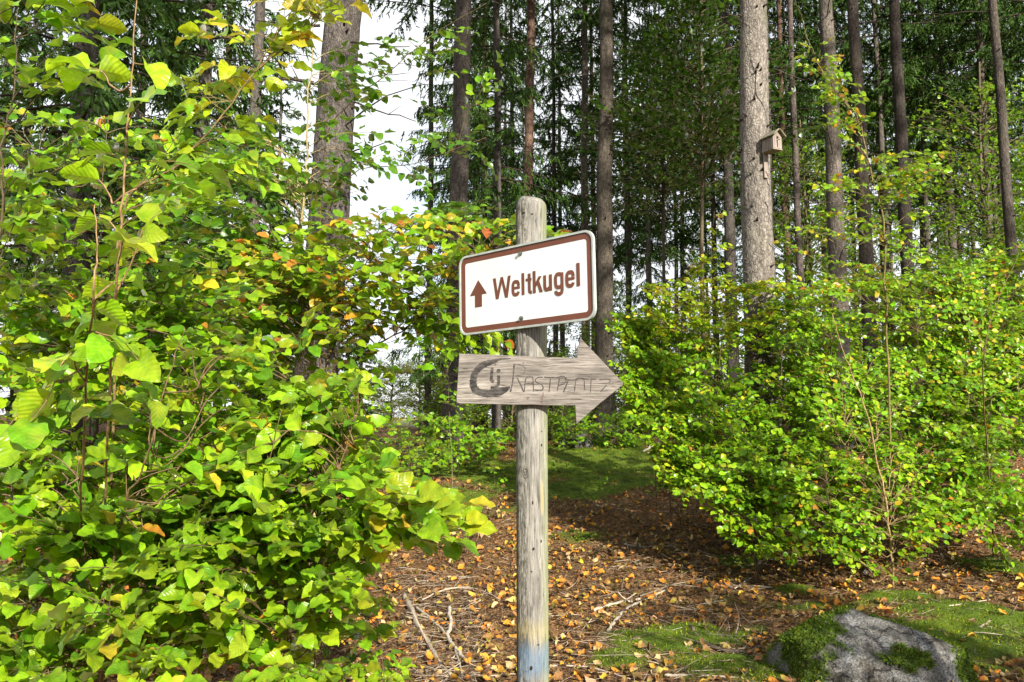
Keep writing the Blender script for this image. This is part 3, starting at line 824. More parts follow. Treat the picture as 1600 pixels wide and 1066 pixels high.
beech("low beech bough of bright leaves reaching furthest right towards the post", 5,
      [[(440, 640, 2.3), (400, 800, 2.3), (340, 960, 2.3), (310, 1066, 2.4)], [(560, 640, 2.4), (520, 760, 2.4), (460, 900, 2.4), (430, 1066, 2.5)]],
      [([(390, 590), (600, 580), (570, 680), (660, 740), (735, 780), (730, 850), (600, 860), (440, 850), (340, 740)], 'L', .45, 50, 'fresh'),
       ([(640, 770), (735, 785), (725, 850), (640, 840)], 2.0, 2.2, 7, 'yellow')],
      .076, 'fresh', T_NEAR, r0=.006, stemcol=(.8, .65, .5), maxlen=.32)
beech("low beech bush filling the bottom left corner", 6,
      [[(120, 700, 2.2), (130, 850, 2.2), (150, 1040, 2.2)], [(20, 760, 2.3), (40, 1000, 2.3)], [(220, 800, 2.2), (230, 1040, 2.2)]],
      [([(-80, 680), (240, 700), (280, 1120), (-80, 1120)], 'L', .4, 50, 'fresh')],
      .063, 'fresh', T_NEAR, r0=.006, stemcol=(.8, .7, .6), maxlen=.3)
beech("beech bush with plain green leaves at the bottom between the corner and the brushwood", 7,
      [[(330, 740, 2.4), (300, 850, 2.4), (260, 1040, 2.4)], [(420, 760, 2.6), (395, 900, 2.6), (380, 1060, 2.6)], [(500, 860, 2.4), (490, 1060, 2.4)]],
      [([(200, 780), (540, 820), (580, 900), (480, 1110), (200, 1110)], 'L', .5, 54, 'fresh')],
      .058, 'fresh', T_NEAR, r0=.006, stemcol=(.6, .5, .4), maxlen=.3)
beech("small leaved low beech seedlings at the edge of the brushwood pile", 8,
      [[(520, 900, 3.0), (515, 960, 3.0), (512, 1066, 3.0)], [(590, 960, 3.1), (600, 1066, 3.1)]],
      [([(430, 860), (590, 870), (610, 960), (640, 1040), (630, 1110), (430, 1110)], 2.7, 3.3, 44, 'fresh')],
      .055, 'fresh', T_NEAR, r0=.004, stemcol=(.7, .6, .5), maxlen=.22)
beech("tall slanting beech branch with yellow tips crossing in front of the thick leaning trunk", 9,
      [[(500, 30, 2.7), (400, 112, 2.65), (340, 190, 2.6), (270, 263, 2.6), (199, 310, 2.6), (180, 460, 2.6), (175, 700, 2.7)]],
      [([(240, 30), (330, -40), (580, -40), (560, 20), (480, 90), (420, 170), (250, 160)], 2.5, 2.9, 22, 'yellow'), ([(260, 160), (430, 180), (500, 230), (400, 330), (230, 330)], 2.5, 3.0, 20, 'fresh')],
      .066, 'yellow', T_NEAR, r0=.008, stemcol=(.9, .8, .55), maxlen=.3)
beech("beech behind the near saplings with plain green leaves at upper left", 10,
      [[(170, 180, 3.4), (150, 400, 3.4), (140, 700, 3.4)], [(60, 240, 3.6), (50, 600, 3.6)]],
      [([(-60, 140), (330, 200), (380, 420), (330, 560), (-60, 560)], 'L', .7, 50, 'fresh')],
      .062, 'green', T_MID, r0=.009, stemcol=(.7, .65, .55), maxlen=.4)
beech("beech with layered sunny leaves in the centre of the left thicket", 11,
      [[(330, 400, 3.1), (320, 560, 3.0), (310, 800, 3.0)], [(180, 480, 3.1), (170, 800, 3.0)], [(460, 600, 2.9), (450, 800, 2.9)]],
      [([(-50, 440), (460, 440), (560, 600), (640, 720), (560, 860), (-50, 860)], 'L', .6, 140, 'fresh')],
      .060, 'fresh', T_MID, r0=.008, stemcol=(.7, .6, .5), maxlen=.36)
beech("leafy beech low at the back of the left thicket", 12,
      [[(300, 700, 3.0), (300, 900, 3.0)], [(90, 700, 3.0), (90, 900, 3.0)], [(450, 760, 3.0), (450, 950, 3.0)]],
      [([(-60, 660), (560, 680), (620, 860), (560, 1000), (-60, 1100)], 'L', .9, 90, 'green')],
      .058, 'green', T_MID, r0=.008, stemcol=(.6, .5, .4), maxlen=.4)
beech("slender sapling with a smooth pale stem in front of the thick leaning trunk", 13,
      [[(490, 20, 5.0), (487, 100, 5.0), (481, 200, 5.0), (479, 270, 5.0), (472, 335, 5.0), (460, 390, 5.0), (466, 440, 5.0), (476, 480, 5.0), (490, 620, 5.0)]],
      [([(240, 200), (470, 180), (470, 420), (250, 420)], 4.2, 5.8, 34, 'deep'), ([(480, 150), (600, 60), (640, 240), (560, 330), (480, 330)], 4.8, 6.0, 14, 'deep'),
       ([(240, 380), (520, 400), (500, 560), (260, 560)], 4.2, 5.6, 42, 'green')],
      .075, 'green', T_MID, r0=.018, stemcol=(1.7, 1.75, 1.2), maxlen=.6)
beech("beech with many orange and brown leaves left of the sign", 14,
      [[(590, 340, 4.3), (575, 430, 4.3), (545, 490, 4.3), (505, 590, 4.3), (490, 700, 4.3)], [(770, 385, 4.1), (725, 425, 4.15), (690, 470, 4.2), (630, 515, 4.25), (560, 560, 4.3), (500, 640, 4.3)]],
      [([(440, 340), (620, 330), (760, 340), (780, 420), (640, 520), (480, 520), (420, 430)], 3.7, 4.8, 62, 'autumn'), ([(690, 350), (900, 330), (900, 400), (720, 440)], 3.8, 4.4, 9, 'autumn'), ([(740, 520), (805, 525), (800, 550), (745, 560)], 4.3, 4.6, 3, 'autumn'),
       ([(330, 360), (460, 360), (480, 480), (330, 480)], 4.0, 5.0, 22, 'autumn'), ([(560, 470), (720, 440), (760, 560), (620, 600), (540, 570)], 3.9, 4.6, 14, 'green')],
      .07, 'autumn', T_MID, r0=.009, stemcol=(.6, .5, .4), maxlen=.42)
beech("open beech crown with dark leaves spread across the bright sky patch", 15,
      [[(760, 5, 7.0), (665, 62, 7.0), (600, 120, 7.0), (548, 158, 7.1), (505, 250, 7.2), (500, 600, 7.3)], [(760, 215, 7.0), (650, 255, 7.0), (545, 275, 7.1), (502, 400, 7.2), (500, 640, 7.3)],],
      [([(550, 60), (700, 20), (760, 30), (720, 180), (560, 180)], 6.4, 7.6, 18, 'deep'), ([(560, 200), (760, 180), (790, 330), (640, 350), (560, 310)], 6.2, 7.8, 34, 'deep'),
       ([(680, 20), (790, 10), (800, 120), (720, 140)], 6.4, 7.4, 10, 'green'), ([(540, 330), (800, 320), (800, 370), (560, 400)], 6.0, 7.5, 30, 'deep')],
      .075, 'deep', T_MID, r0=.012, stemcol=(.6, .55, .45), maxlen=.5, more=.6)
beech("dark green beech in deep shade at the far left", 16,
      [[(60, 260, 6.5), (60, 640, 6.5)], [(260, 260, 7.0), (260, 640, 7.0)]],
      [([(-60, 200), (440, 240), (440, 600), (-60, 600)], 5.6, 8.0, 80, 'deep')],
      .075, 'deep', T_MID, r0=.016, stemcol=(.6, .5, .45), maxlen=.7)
beech("shaded beech shrub left of the post at the height of the wooden arrow", 17,
      [[(560, 640, 8.0), (565, 740, 8.0)], [(640, 640, 8.5), (640, 740, 8.5)]],
      [([(520, 580), (600, 600), (660, 640), (700, 690), (690, 740), (520, 740)], 7.0, 9.5, 20, 'green')],
      .07, 'green', T_MID, r0=.008, stemcol=(.6, .5, .45), maxlen=.4)
beech("small beech with sparse bright leaves at the foot of the trunk by the mound", 18,
      [[(700, 590, 10.5), (702, 660, 10.5), (706, 720, 10.5)]],
      [([(655, 480), (740, 500), (740, 700), (660, 700)], 10, 11, 16, 'green')],
      .075, 'green', T_MID, r0=.008, maxlen=.4)
# ------------------------------------------------------------------ right thicket
beech("young beech with a pale slanting stem rooted in the leaf litter above the boulder", 30,
      [[(1300, 490, 6.6), (1314, 540, 6.6), (1334, 592, 6.6), (1356, 650, 6.6), (1370, 722, 6.65), (1388, 800, 6.7), (1396, 900, 6.75)]],
      [([(1250, 560), (1440, 540), (1500, 700), (1500, 850), (1420, 885), (1300, 880), (1240, 760)], 'R', 0.5, 80, 'fresh')],
      .062, 'fresh', T_MID, r0=.014, stemcol=(1.7, 1.5, 1.1), maxlen=.45)
beech("tall thin sapling with yellow and orange leaves crossing the trunks right of the box", 31,
      [[(1238, -20, 7.3), (1262, 60, 7.3), (1290, 120, 7.3), (1325, 165, 7.3), (1345, 195, 7.3), (1358, 260, 7.3), (1378, 330, 7.3), (1382, 420, 7.3), (1386, 520, 7.4), (1390, 640, 7.4), (1392, 780, 7.4)]],
      [([(1245, 60), (1300, 60), (1330, 130), (1290, 150)], 7.1, 7.5, 6, 'autumn'), ([(1230, 90), (1350, 130), (1370, 210), (1300, 220)], 7.0, 7.6, 13, 'autumn'),
       ([(1360, 240), (1500, 230), (1480, 280), (1390, 310)], 7.0, 7.6, 11, 'autumn'), ([(1270, 260), (1350, 250), (1400, 340), (1400, 470), (1240, 470), (1200, 380), (1260, 330)], 7.0, 7.8, 20, 'autumn'),
       ([(1350, 300), (1480, 300), (1480, 480), (1390, 480)], 7.0, 7.9, 8, 'fresh')],
      .060, 'autumn', T_MID, r0=.016, stemcol=(1.0, 1.0, .65), maxlen=.38)
beech("beech at the right edge with an arching stem and orange tinged upper leaves", 32,
      [[(1592, 395, 6.3), (1556, 480, 6.3), (1537, 560, 6.3), (1540, 660, 6.7), (1548, 780, 7.4)]],
      [([(1420, 430), (1600, 370), (1700, 380), (1700, 560), (1500, 560)], 'R', 0.9, 60, 'autumn'), ([(1440, 540), (1700, 540), (1700, 860), (1500, 860), (1460, 700)], 'R', 0.9, 80, 'fresh')],
      .062, 'fresh', T_MID, r0=.012, stemcol=(.9, .8, .6), maxlen=.45)
beech("dense beech bush right of the post below the nest box tree", 33,
      [[(1130, 500, 8.3), (1120, 640, 8.3), (1125, 740, 8.3)], [(1220, 520, 8.2), (1225, 760, 8.2)]],
      [([(1040, 520), (1290, 480), (1300, 700), (1270, 800), (1100, 790), (1030, 680)], 'R', 1.0, 150, 'fresh')],
      .062, 'fresh', T_MID, r0=.012, stemcol=(.7, .6, .5), maxlen=.5)
beech("leafy beech bush at the left rim of the right thicket beside the mossy mound", 34,
      [[(1040, 520, 9.6), (1045, 700, 9.6)], [(1000, 560, 10.0), (1020, 690, 10.0)]],
      [([(945, 490), (1060, 490), (1100, 700), (1070, 790), (1020, 720), (960, 600)], 'R', 1.0, 100, 'fresh')],
      .062, 'fresh', T_MID, r0=.011, stemcol=(.6, .5, .4), maxlen=.5)
beech("low beech with big bright leaves hanging over the litter in front of the right thicket", 35,
      [[(1180, 700, 7.0), (1180, 800, 7.0)], [(1290, 740, 6.8), (1300, 830, 6.8)]],
      [([(1080, 700), (1330, 680), (1340, 865), (1180, 865), (1100, 835)], 'R', 0.6, 80, 'fresh')],
      .066, 'fresh', T_MID, r0=.009, stemcol=(.6, .5, .4), maxlen=.42)
beech("beech bush in the upper middle of the right thicket under the dappled trunk", 36,
      [[(1300, 440, 8.4), (1300, 700, 8.4)], [(1430, 420, 8.4), (1440, 700, 8.4)]],
      [([(1190, 440), (1600, 400), (1620, 640), (1200, 640)], 'R', 1.0, 150, 'fresh')],
      .062, 'fresh', T_MID, r0=.012, stemcol=(.6, .5, .4), maxlen=.55)
beech("yellow green beech fringe before the thin dark stems left of the nest box tree", 37,
      [[(1116, 330, 9.0), (1112, 420, 9.0), (1118, 560, 9.0)], [(1060, 440, 9.2), (1060, 600, 9.2)]],
      [([(1000, 440), (1240, 430), (1240, 540), (960, 540)], 8.4, 9.4, 56, 'yellow'), ([(1100, 340), (1135, 330), (1150, 450), (1090, 450)], 8.8, 9.2, 7, 'yellow')],
      .062, 'yellow', T_MID, r0=.008, stemcol=(.9, .8, .5), maxlen=.4)
beech("back row beech of the right thicket seen between the two tall saplings", 38,
      [[(1520, 440, 9.5), (1520, 700, 9.5)], [(1620, 440, 9.5), (1620, 700, 9.5)]],
      [([(1440, 400), (1700, 380), (1700, 700), (1420, 700)], 'R', 1.4, 90, 'fresh')],
      .062, 'fresh', T_MID, r0=.012, stemcol=(.6, .5, .4), maxlen=.6)
beech("shaded inner beech growing low inside the right thicket", 39,
      [[(1150, 640, 9.0), (1150, 740, 9.0)], [(1400, 640, 8.0), (1400, 780, 8.0)]],
      [([(1060, 600), (1600, 600), (1600, 820), (1100, 780)], 'R', 1.2, 110, 'green')],
      .062, 'green', T_MID, r0=.01, stemcol=(.6, .5, .4), maxlen=.5)
beech("low leafy undergrowth along the crest of the mound right of the post", 41,
      [[(890, 640, 14.5), (892, 680, 14.5)], [(960, 640, 14.7), (962, 680, 14.7)]],
      [([(862, 650), (1010, 640), (1030, 690), (940, 700), (862, 690)], 14.0, 15.4, 40, 'green')],
      .08, 'green', T_MID, r0=.006, stemcol=(.6, .5, .4), maxlen=.5)
beech("shady undergrowth between the sign and the left thicket at the foot of the dark trunk", 42,
      [[(600, 640, 11.5), (600, 730, 11.5)], [(750, 660, 13.0), (750, 700, 13.0)]],
      [([(570, 690), (690, 670), (700, 650), (800, 665), (800, 705), (680, 730), (560, 740)], 11, 13.4, 46, 'green')],
      .08, 'green', T_MID, r0=.006, stemcol=(.6, .5, .4), maxlen=.5)
for i, (px, py, h) in enumerate([(935, 775, .5), (925, 800, .22), (1280, 888, .3), (1230, 880, .22), (1450, 880, .25), (770, 775, .4), (1020, 790, .35), (1530, 850, .3), (745, 850, .25), (715, 745, .5), (880, 742, .5), (1345, 870, .2)]):
    b = G(px, py); d = (b - CAM) @ _F
    pj = lambda dz, dx=0: (px + dx, py - dz * F_PX / d, d)
    beech(["knee high beech seedling alone on the moss right of the post", "tiny beech seedling close right of the post", "seedling with yellow green leaves in front of the right thicket",
           "tiny seedling at the front left foot of the right thicket", "seedling in the sunlit litter right of the pale slanting stem", "seedling in the shade close left of the post",
           "seedling at the left foot of the right thicket by the mound", "seedling in the litter at the far right", "small seedling on the litter left of the post",
           "leafy seedling in front of the dark trunk foot by the mound", "seedling on the crest of the mound right of the post", "small seedling left of the pale slanting stem's foot"][i], 60 + i,
          [[pj(h), pj(h * .5, 3), pj(.05)]], [([pj(h * 1.05, -30 * h)[:2], pj(h * 1.05, 30 * h)[:2], pj(h * .3, 60 * h)[:2], pj(h * .3, -60 * h)[:2]], d - h * .3, d + h * .3, 6 if h > .3 else 4, 'green' if i % 3 else 'fresh')],
          .055, T=T_MID, r0=.003, maxlen=.2, name='beech_seedling', cat='seedling', twig=.0012)

# ------------------------------------------------------------------ signpost
def wood_material(name, dark, mid, light, grain_axis='Z', paint=False, scale=1.0):
    m, N, L = new_mat(name)
    t = N.new("ShaderNodeTexCoord"); o = t.outputs['Object']
    st = (1, 1, .035) if grain_axis == 'Z' else (.045, 1, 1)
    st2 = (1, 1, .12) if grain_axis == 'Z' else (.12, 1, 1)
    nw = noise(N, L, o, 5, 3)
    vec = mixc(N, L, .018, o, nw.outputs['Color'], 'ADD')
    n1 = noise(N, L, mapping(N, L, vec, st), 260 * scale, 7, .72)
    n2 = noise(N, L, mapping(N, L, vec, st2), 60 * scale, 5, .6)
    n3 = noise(N, L, mapping(N, L, o, st2), 13, 4, .6)
    r1 = ramp(N, [(.30, dark), (.45, mid), (.66, light)]); L.new(n1.outputs[0], r1.inputs[0])
    r2 = ramp(N, [(.3, (.60, .59, .58)), (.6, (1.12, 1.11, 1.09))]); L.new(n2.outputs[0], r2.inputs[0])
    c = mixc(N, L, 1.0, r1.outputs[0], r2.outputs[0], 'MULTIPLY')
    r3 = ramp(N, [(.3, (.78, .76, .75)), (.65, (1.12, 1.10, 1.06))]); L.new(n3.outputs[0], r3.inputs[0])
    c = mixc(N, L, 1.0, c, r3.outputs[0], 'MULTIPLY')
    rc = ramp(N, [(.33, (.12, .11, .10)), (.40, (1, 1, 1))]); L.new(n1.outputs[0], rc.inputs[0])
    c = mixc(N, L, .8, c, rc.outputs[0], 'MULTIPLY')
    if paint:
        sp = N.new("ShaderNodeSeparateXYZ"); L.new(o, sp.inputs[0])
        # yellow green tint towards the right edge
        ra = N.new("ShaderNodeMapRange"); L.new(sp.outputs[0], ra.inputs[0]); ra.inputs[1].default_value = .024; ra.inputs[2].default_value = .05; ra.inputs[3].default_value = 0; ra.inputs[4].default_value = .5
        c = mixc(N, L, ra.outputs[0], c, (.30, .34, .14))
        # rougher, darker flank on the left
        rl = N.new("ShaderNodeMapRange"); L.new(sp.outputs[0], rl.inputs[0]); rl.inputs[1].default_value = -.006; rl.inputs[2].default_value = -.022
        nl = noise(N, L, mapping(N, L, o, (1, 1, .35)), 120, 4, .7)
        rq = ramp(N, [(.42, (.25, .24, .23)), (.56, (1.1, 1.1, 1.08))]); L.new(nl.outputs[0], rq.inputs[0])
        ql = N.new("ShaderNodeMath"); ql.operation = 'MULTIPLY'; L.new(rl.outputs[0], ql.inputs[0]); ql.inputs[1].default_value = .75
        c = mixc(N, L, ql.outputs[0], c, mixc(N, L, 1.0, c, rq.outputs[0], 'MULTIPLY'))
        def spot(cx_, cz, sx_, sz):
            mp_ = N.new("ShaderNodeMapping"); mp_.vector_type = 'POINT'; L.new(o, mp_.inputs[0])
            mp_.inputs['Location'].default_value = (-cx_ / sx_, 0, -cz / sz); mp_.inputs['Scale'].default_value = (1 / sx_, 0, 1 / sz)
            ln = N.new("ShaderNodeVectorMath"); ln.operation = 'LENGTH'; L.new(mp_.outputs[0], ln.inputs[0])
            return ln.outputs['Value']
        d1 = spot(.030, 1.345, .0055, .062)
        g_1 = ramp(N, [(.75, (.8, .8, .8)), (1.0, (0, 0, 0))]); L.new(d1, g_1.inputs[0])
        c = mixc(N, L, g_1.outputs[0], c, mixc(N, L, n2.outputs[0], (.20, .16, .09), (.52, .43, .22)))
        d2 = spot(-.022, 1.42, .013, .022)
        sn_ = N.new("ShaderNodeMath"); sn_.operation = 'MULTIPLY'; L.new(d2, sn_.inputs[0]); sn_.inputs[1].default_value = 17
        s2_ = N.new("ShaderNodeMath"); s2_.operation = 'SINE'; L.new(sn_.outputs[0], s2_.inputs[0])
        g_2 = ramp(N, [(.3, (.32, .30, .28)), (.7, (1.05, 1.05, 1.05))]); L.new(s2_.outputs[0], g_2.inputs[0])
        g_3 = ramp(N, [(.8, (.8, .8, .8)), (1.0, (0, 0, 0))]); L.new(d2, g_3.inputs[0])
        c = mixc(N, L, g_3.outputs[0], c, mixc(N, L, 1.0, c, g_2.outputs[0], 'MULTIPLY'))
        w = N.new("ShaderNodeMath"); w.operation = 'MULTIPLY_ADD'; L.new(n2.outputs[0], w.inputs[0]); w.inputs[1].default_value = .13; L.new(sp.outputs[2], w.inputs[2])
        def band(lo, hi, soft, amt):
            a = N.new("ShaderNodeMapRange"); L.new(w.outputs[0], a.inputs[0]); a.inputs[1].default_value = lo; a.inputs[2].default_value = lo + soft
            b = N.new("ShaderNodeMapRange"); L.new(w.outputs[0], b.inputs[0]); b.inputs[1].default_value = hi - soft; b.inputs[2].default_value = hi; b.inputs[3].default_value = 1; b.inputs[4].default_value = 0
            k = N.new("ShaderNodeMath"); k.operation = 'MULTIPLY'; L.new(a.outputs[0], k.inputs[0]); L.new(b.outputs[0], k.inputs[1])
            g1 = ramp(N, [(.28, (0, 0, 0)), (.42, (1, 1, 1))]); L.new(n1.outputs[0], g1.inputs[0])
            k2 = N.new("ShaderNodeMath"); k2.operation = 'MULTIPLY'; L.new(k.outputs[0], k2.inputs[0]); L.new(g1.outputs[0], k2.inputs[1])
            k3 = N.new("ShaderNodeMath"); k3.operation = 'MULTIPLY'; L.new(k2.outputs[0], k3.inputs[0]); k3.inputs[1].default_value = amt
            return k3.outputs[0]
        c = mixc(N, L, band(.955, 1.045, .04, .24), c, (.50, .40, .13))
        c = mixc(N, L, band(.845, .975, .04, .40), c, (.075, .19, .33))
    ad = N.new("ShaderNodeMath"); ad.operation = 'MULTIPLY_ADD'; L.new(n1.outputs[0], ad.inputs[0]); ad.inputs[1].default_value = 1.0; L.new(n2.outputs[0], ad.inputs[2])
    finish(N, L, c, .88, ad.outputs[0], .75, .006, .15)
    return m

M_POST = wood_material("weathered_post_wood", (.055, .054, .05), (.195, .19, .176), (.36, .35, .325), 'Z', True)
M_BOARD = wood_material("weathered_board_wood", (.055, .049, .045), (.175, .158, .147), (.30, .278, .262), 'X', False, .8)
M_CARVE = simple("dark_weathered_paint", (.018, .016, .015), (.085, .075, .07), 130, .85, stretch=(.3, 1, 1))
M_HOLE = simple("dark_wood_hole", (.012, .01, .008), (.03, .024, .02), 80, .95)
M_WHITE = simple("white_sign_sheet", (.63, .65, .65), (.70, .72, .72), 7, .35, .05, .0005, spec=.5)
M_BROWN = simple("brown_sign_print", (.115, .034, .017), (.145, .043, .022), 9, .4, .05, .0005, spec=.5)
M_ALU = simple("grey_aluminium_rim", (.30, .335, .315), (.40, .43, .41), 30, .45, .1, .001, spec=.5)
M_STEEL = simple("screw_steel", (.12, .13, .12), (.30, .31, .30), 90, .4, .2, .001, metal=.7)

AX = np.array([.064, 2.6])
gz0 = float(GZ(*AX))
post_root = thing('signpost', "weathered grey wooden signpost with a white trail sign and a wooden arrow board", 'signpost', (AX[0], AX[1], gz0))
rngP = np.random.RandomState(8)
mp = MB()
TOPZ = 1.6 + (646 - 306) / F_PX * 2.6
sd, zr = 64, 260
zz = np.linspace(-.25, TOPZ - gz0, zr)
th = np.arange(sd) * 2 * np.pi / sd
RP = .0495 + .0012 * np.sin(2 * th + .7)[None] + .0009 * np.sin(3 * th + zz[:, None] * 2.1)
crack = np.zeros((zr, sd))
for c0, dep, w_, z_a, z_b in ((-1.92, .0045, .035, 1.75, 2.5), (-1.75, .003, .03, .3, 1.6), (-1.3, .0025, .03, .9, 1.5), (-2.3, .0025, .03, 0, 2.4), (-1.1, .002, .03, .2, .9), (-2.0, .0025, .03, 0, .9)):
    ctr = c0 + .04 * np.sin(zz * 5 + c0 * 9)
    dth = (th[None] - 2 * np.pi - ctr[:, None] + np.pi) % (2 * np.pi) - np.pi
    crack += dep * np.exp(-(dth / w_) ** 2) * ((zz > z_a) & (zz < z_b))[:, None]
crack = crack * np.clip((TOPZ - gz0 - zz) / .05, 0, 1)[:, None]
RP = RP - crack + rngP.randn(zr, sd) * .00025
edge = np.clip((zz[:, None] - (TOPZ - gz0 - .030)) / .030, 0, 1)
RP = RP * (1 - .30 * edge ** 2.2)
RPz = np.broadcast_to(zz[:, None], RP.shape) + edge * (.002 * np.sin(th * 2 + 1))[None] - edge * .004 * (np.cos(th - .2))[None]
V = np.stack([RP * np.cos(th), RP * np.sin(th), RPz], -1).reshape(-1, 3)
i_ = np.arange(zr - 1)[:, None] * sd; j_ = np.arange(sd)[None]; j2 = (j_ + 1) % sd
q_ = np.stack([i_ + j_, i_ + j2, i_ + sd + j2, i_ + sd + j_], -1).reshape(-1, 4)
top_c = np.array([[0, 0, V[-sd:, 2].mean() + .004]])
mp.add(np.vstack([V, top_c]), q_, np.stack([np.full(sd, zr * sd), (zr - 1) * sd + np.arange(sd), (zr - 1) * sd + (np.arange(sd) + 1) % sd], -1))
po = mp.build('wooden_post', M_POST, post_root)
mh = MB()                                            # old nail holes, knots and a gouge: shallow dark plugs in the surface
def on_post(px, py):
    z = 1.6 + (646 - py) / F_PX * 2.55 - gz0; xo = (px - 800) / F_PX * 2.55 - AX[0]
    a = -math.acos(max(-1, min(1, xo / .0497))); return a, z
for px, py, rw, rh in ((846, 695, .0022, .0035), (832, 783, .0016, .0055), (833, 853, .003, .004), (830, 887, .002, .002), (846, 674, .0018, .002), (829, 1030, .004, .006), (832, 330, .003, .002), (840, 996, .003, .002),
                       (819, 327, .006, .002), (845, 842, .002, .004)):
    a, z = on_post(px, py); c = np.array([.0492 * math.cos(a), .0492 * math.sin(a), z]); tn = np.array([-math.sin(a), math.cos(a), 0]); nn_ = np.array([math.cos(a), math.sin(a), 0])
    k = np.arange(10) * 2 * np.pi / 10; wob = 1 + .3 * rngP.rand(10)
    ring = c + nn_ * .0014 + tn * (np.cos(k) * rw * wob)[:, None] + np.array([0, 0, 1]) * (np.sin(k) * rh * wob)[:, None]
    mh = MB(); mh.add(np.vstack([ring, c + nn_ * .0012]), None, np.stack([np.full(10, 10), np.arange(10), (np.arange(10) + 1) % 10], -1)); mh.build('knot_hole', M_HOLE, po)

# trail sign: local x along the sheet, y out of the face, z up
def frame_matrix(origin, az_u, roll):
    u = np.array([math.cos(az_u), math.sin(az_u), 0]); n = np.array([u[1], -u[0], 0]); v = np.array([0, 0, 1.0])
    u2 = u * math.cos(roll) + v * math.sin(roll); v2 = -u * math.sin(roll) + v * math.cos(roll)
    return u2, n, v2
def placed(name, mbx, mat, parent, origin, fr, smooth=True):
    u, n, v = fr
    Rm = np.stack([u, n, v], 1)          # columns: local x, y (towards viewer), z
    M4 = Matrix([[Rm[0][0], -Rm[0][1], Rm[0][2], origin[0]], [Rm[1][0], -Rm[1][1], Rm[1][2], origin[1]], [Rm[2][0], -Rm[2][1], Rm[2][2], origin[2]], [0, 0, 0, 1]])
    o = mbx.build(name, mat, parent, smooth)
    if origin is not None: o.matrix_local = M4
    return o
# local axes used below: x right, y INTO the sign (away from the viewer), z up; so the face is at negative y

def rrect(w, h, r, n=8):
    pts = []
    for cx_, cz, a0 in ((w / 2 - r, h / 2 - r, 0), (-w / 2 + r, h / 2 - r, 90), (-w / 2 + r, -h / 2 + r, 180), (w / 2 - r, -h / 2 + r, 270)):
        for a in np.linspace(a0, a0 + 90, n): pts.append((cx_ + r * math.cos(rad(a)), cz + r * math.sin(rad(a))))
    return np.array(pts)

def plate(mbx, pts, y0, y1):
    n = len(pts); a = np.column_stack([pts[:, 0], np.full(n, y0), pts[:, 1]]); b = np.column_stack([pts[:, 0], np.full(n, y1), pts[:, 1]])
    c = pts.mean(0); v = np.vstack([a, b, [[c[0], y0, c[1]], [c[0], y1, c[1]]]])
    k = np.arange(n); k2 = (k + 1) % n
    mbx.add(v, np.stack([k, k2, n + k2, n + k], -1), np.vstack([np.stack([np.full(n, 2 * n), k2, k], -1), np.stack([np.full(n, 2 * n + 1), n + k, n + k2], -1)]))

def ringplate(mbx, po_, pi_, y0, y1):
    n = len(po_); f = lambda p, y: np.column_stack([p[:, 0], np.full(n, y), p[:, 1]])
    v = np.vstack([f(po_, y0), f(pi_, y0), f(po_, y1), f(pi_, y1)])
    k = np.arange(n); k2 = (k + 1) % n
    mbx.add(v, np.vstack([np.stack([k, k2, n + k2, n + k], -1), np.stack([2 * n + k, 3 * n + k, 3 * n + k2, 2 * n + k2], -1),
                          np.stack([k, 2 * n + k, 2 * n + k2, k2], -1), np.stack([n + k, n + k2, 3 * n + k2, 3 * n + k], -1)]))

def ribbon(mbx, pts, w, y, jag=0, rng=None):
    "flat stroke of width w along a polyline, lying at depth y"
    pts = np.asarray(pts, float); n = len(pts)
    d = np.diff(pts, axis=0); d = d / (np.linalg.norm(d, axis=1, keepdims=True) + 1e-9)
    nrm = np.column_stack([-d[:, 1], d[:, 0]])
    w = np.broadcast_to(np.asarray(w, float), (n,)).copy()
    off = np.zeros((n, 2)); off[0] = nrm[0]; off[-1] = nrm[-1]
    for i in range(1, n - 1):
        m = nrm[i - 1] + nrm[i]; m /= np.linalg.norm(m) + 1e-9
        off[i] = m / max(.5, m @ nrm[i])
    if jag: w = w * (1 + jag * rng.randn(n))
    a = pts + off * w[:, None] / 2; b = pts - off * w[:, None] / 2
    f = lambda p, yy: np.column_stack([p[:, 0], np.full(n, yy), p[:, 1]])
    k = np.arange(n - 1)
    mbx.add(np.vstack([f(a, y), f(b, y)]), np.stack([k, k + 1, n + k + 1, n + k], -1))

def poly(mbx, pts, y):
    pts = np.array(pts, float)
    mbx.add(np.column_stack([pts[:, 0], np.full(len(pts), y), pts[:, 1]]), [list(range(4))] if len(pts) == 4 else None, [[0, 1, 2]] if len(pts) == 3 else None)

fw = frame_matrix(None, math.atan2(-.677, .736), rad(1.2))
n_w = fw[1]
T0 = np.array([AX[0], AX[1], 2.05]) + n_w * .0545
C_w = T0 + fw[0] * .010 + np.array([0, 0, -.0435]) - np.array([AX[0], AX[1], gz0])
ms = MB(); plate(ms, rrect(.566, .262, .030), -.0015, .0015)
sign = placed('trail_sign', ms, M_WHITE, post_root, C_w, fw, False)
def sub(name, mbx, mat, smooth=False):
    return mbx.build(name, mat, sign, smooth)
m_ = MB(); ringplate(m_, rrect(.577, .273, .033), rrect(.564, .260, .028), -.006, .004); sub('rim', m_, M_ALU)
m_ = MB(); ringplate(m_, rrect(.563, .259, .028), rrect(.523, .222, .010), -.0024, -.0016); sub('brown_border', m_, M_BROWN)
m_ = MB()
poly(m_, [(-.2395, -.0045), (-.1585, -.0045), (-.199, .0465)], -.0024)
poly(m_, [(-.2155, -.046), (-.1820, -.046), (-.1820, -.0045), (-.2155, -.0045)], -.0024)
sub('arrow_symbol', m_, M_BROWN)
m_ = MB(); B = -.0295; SW = .0118; YL = [-.0024]
def yy():
    YL[0] -= .00004; return YL[0]
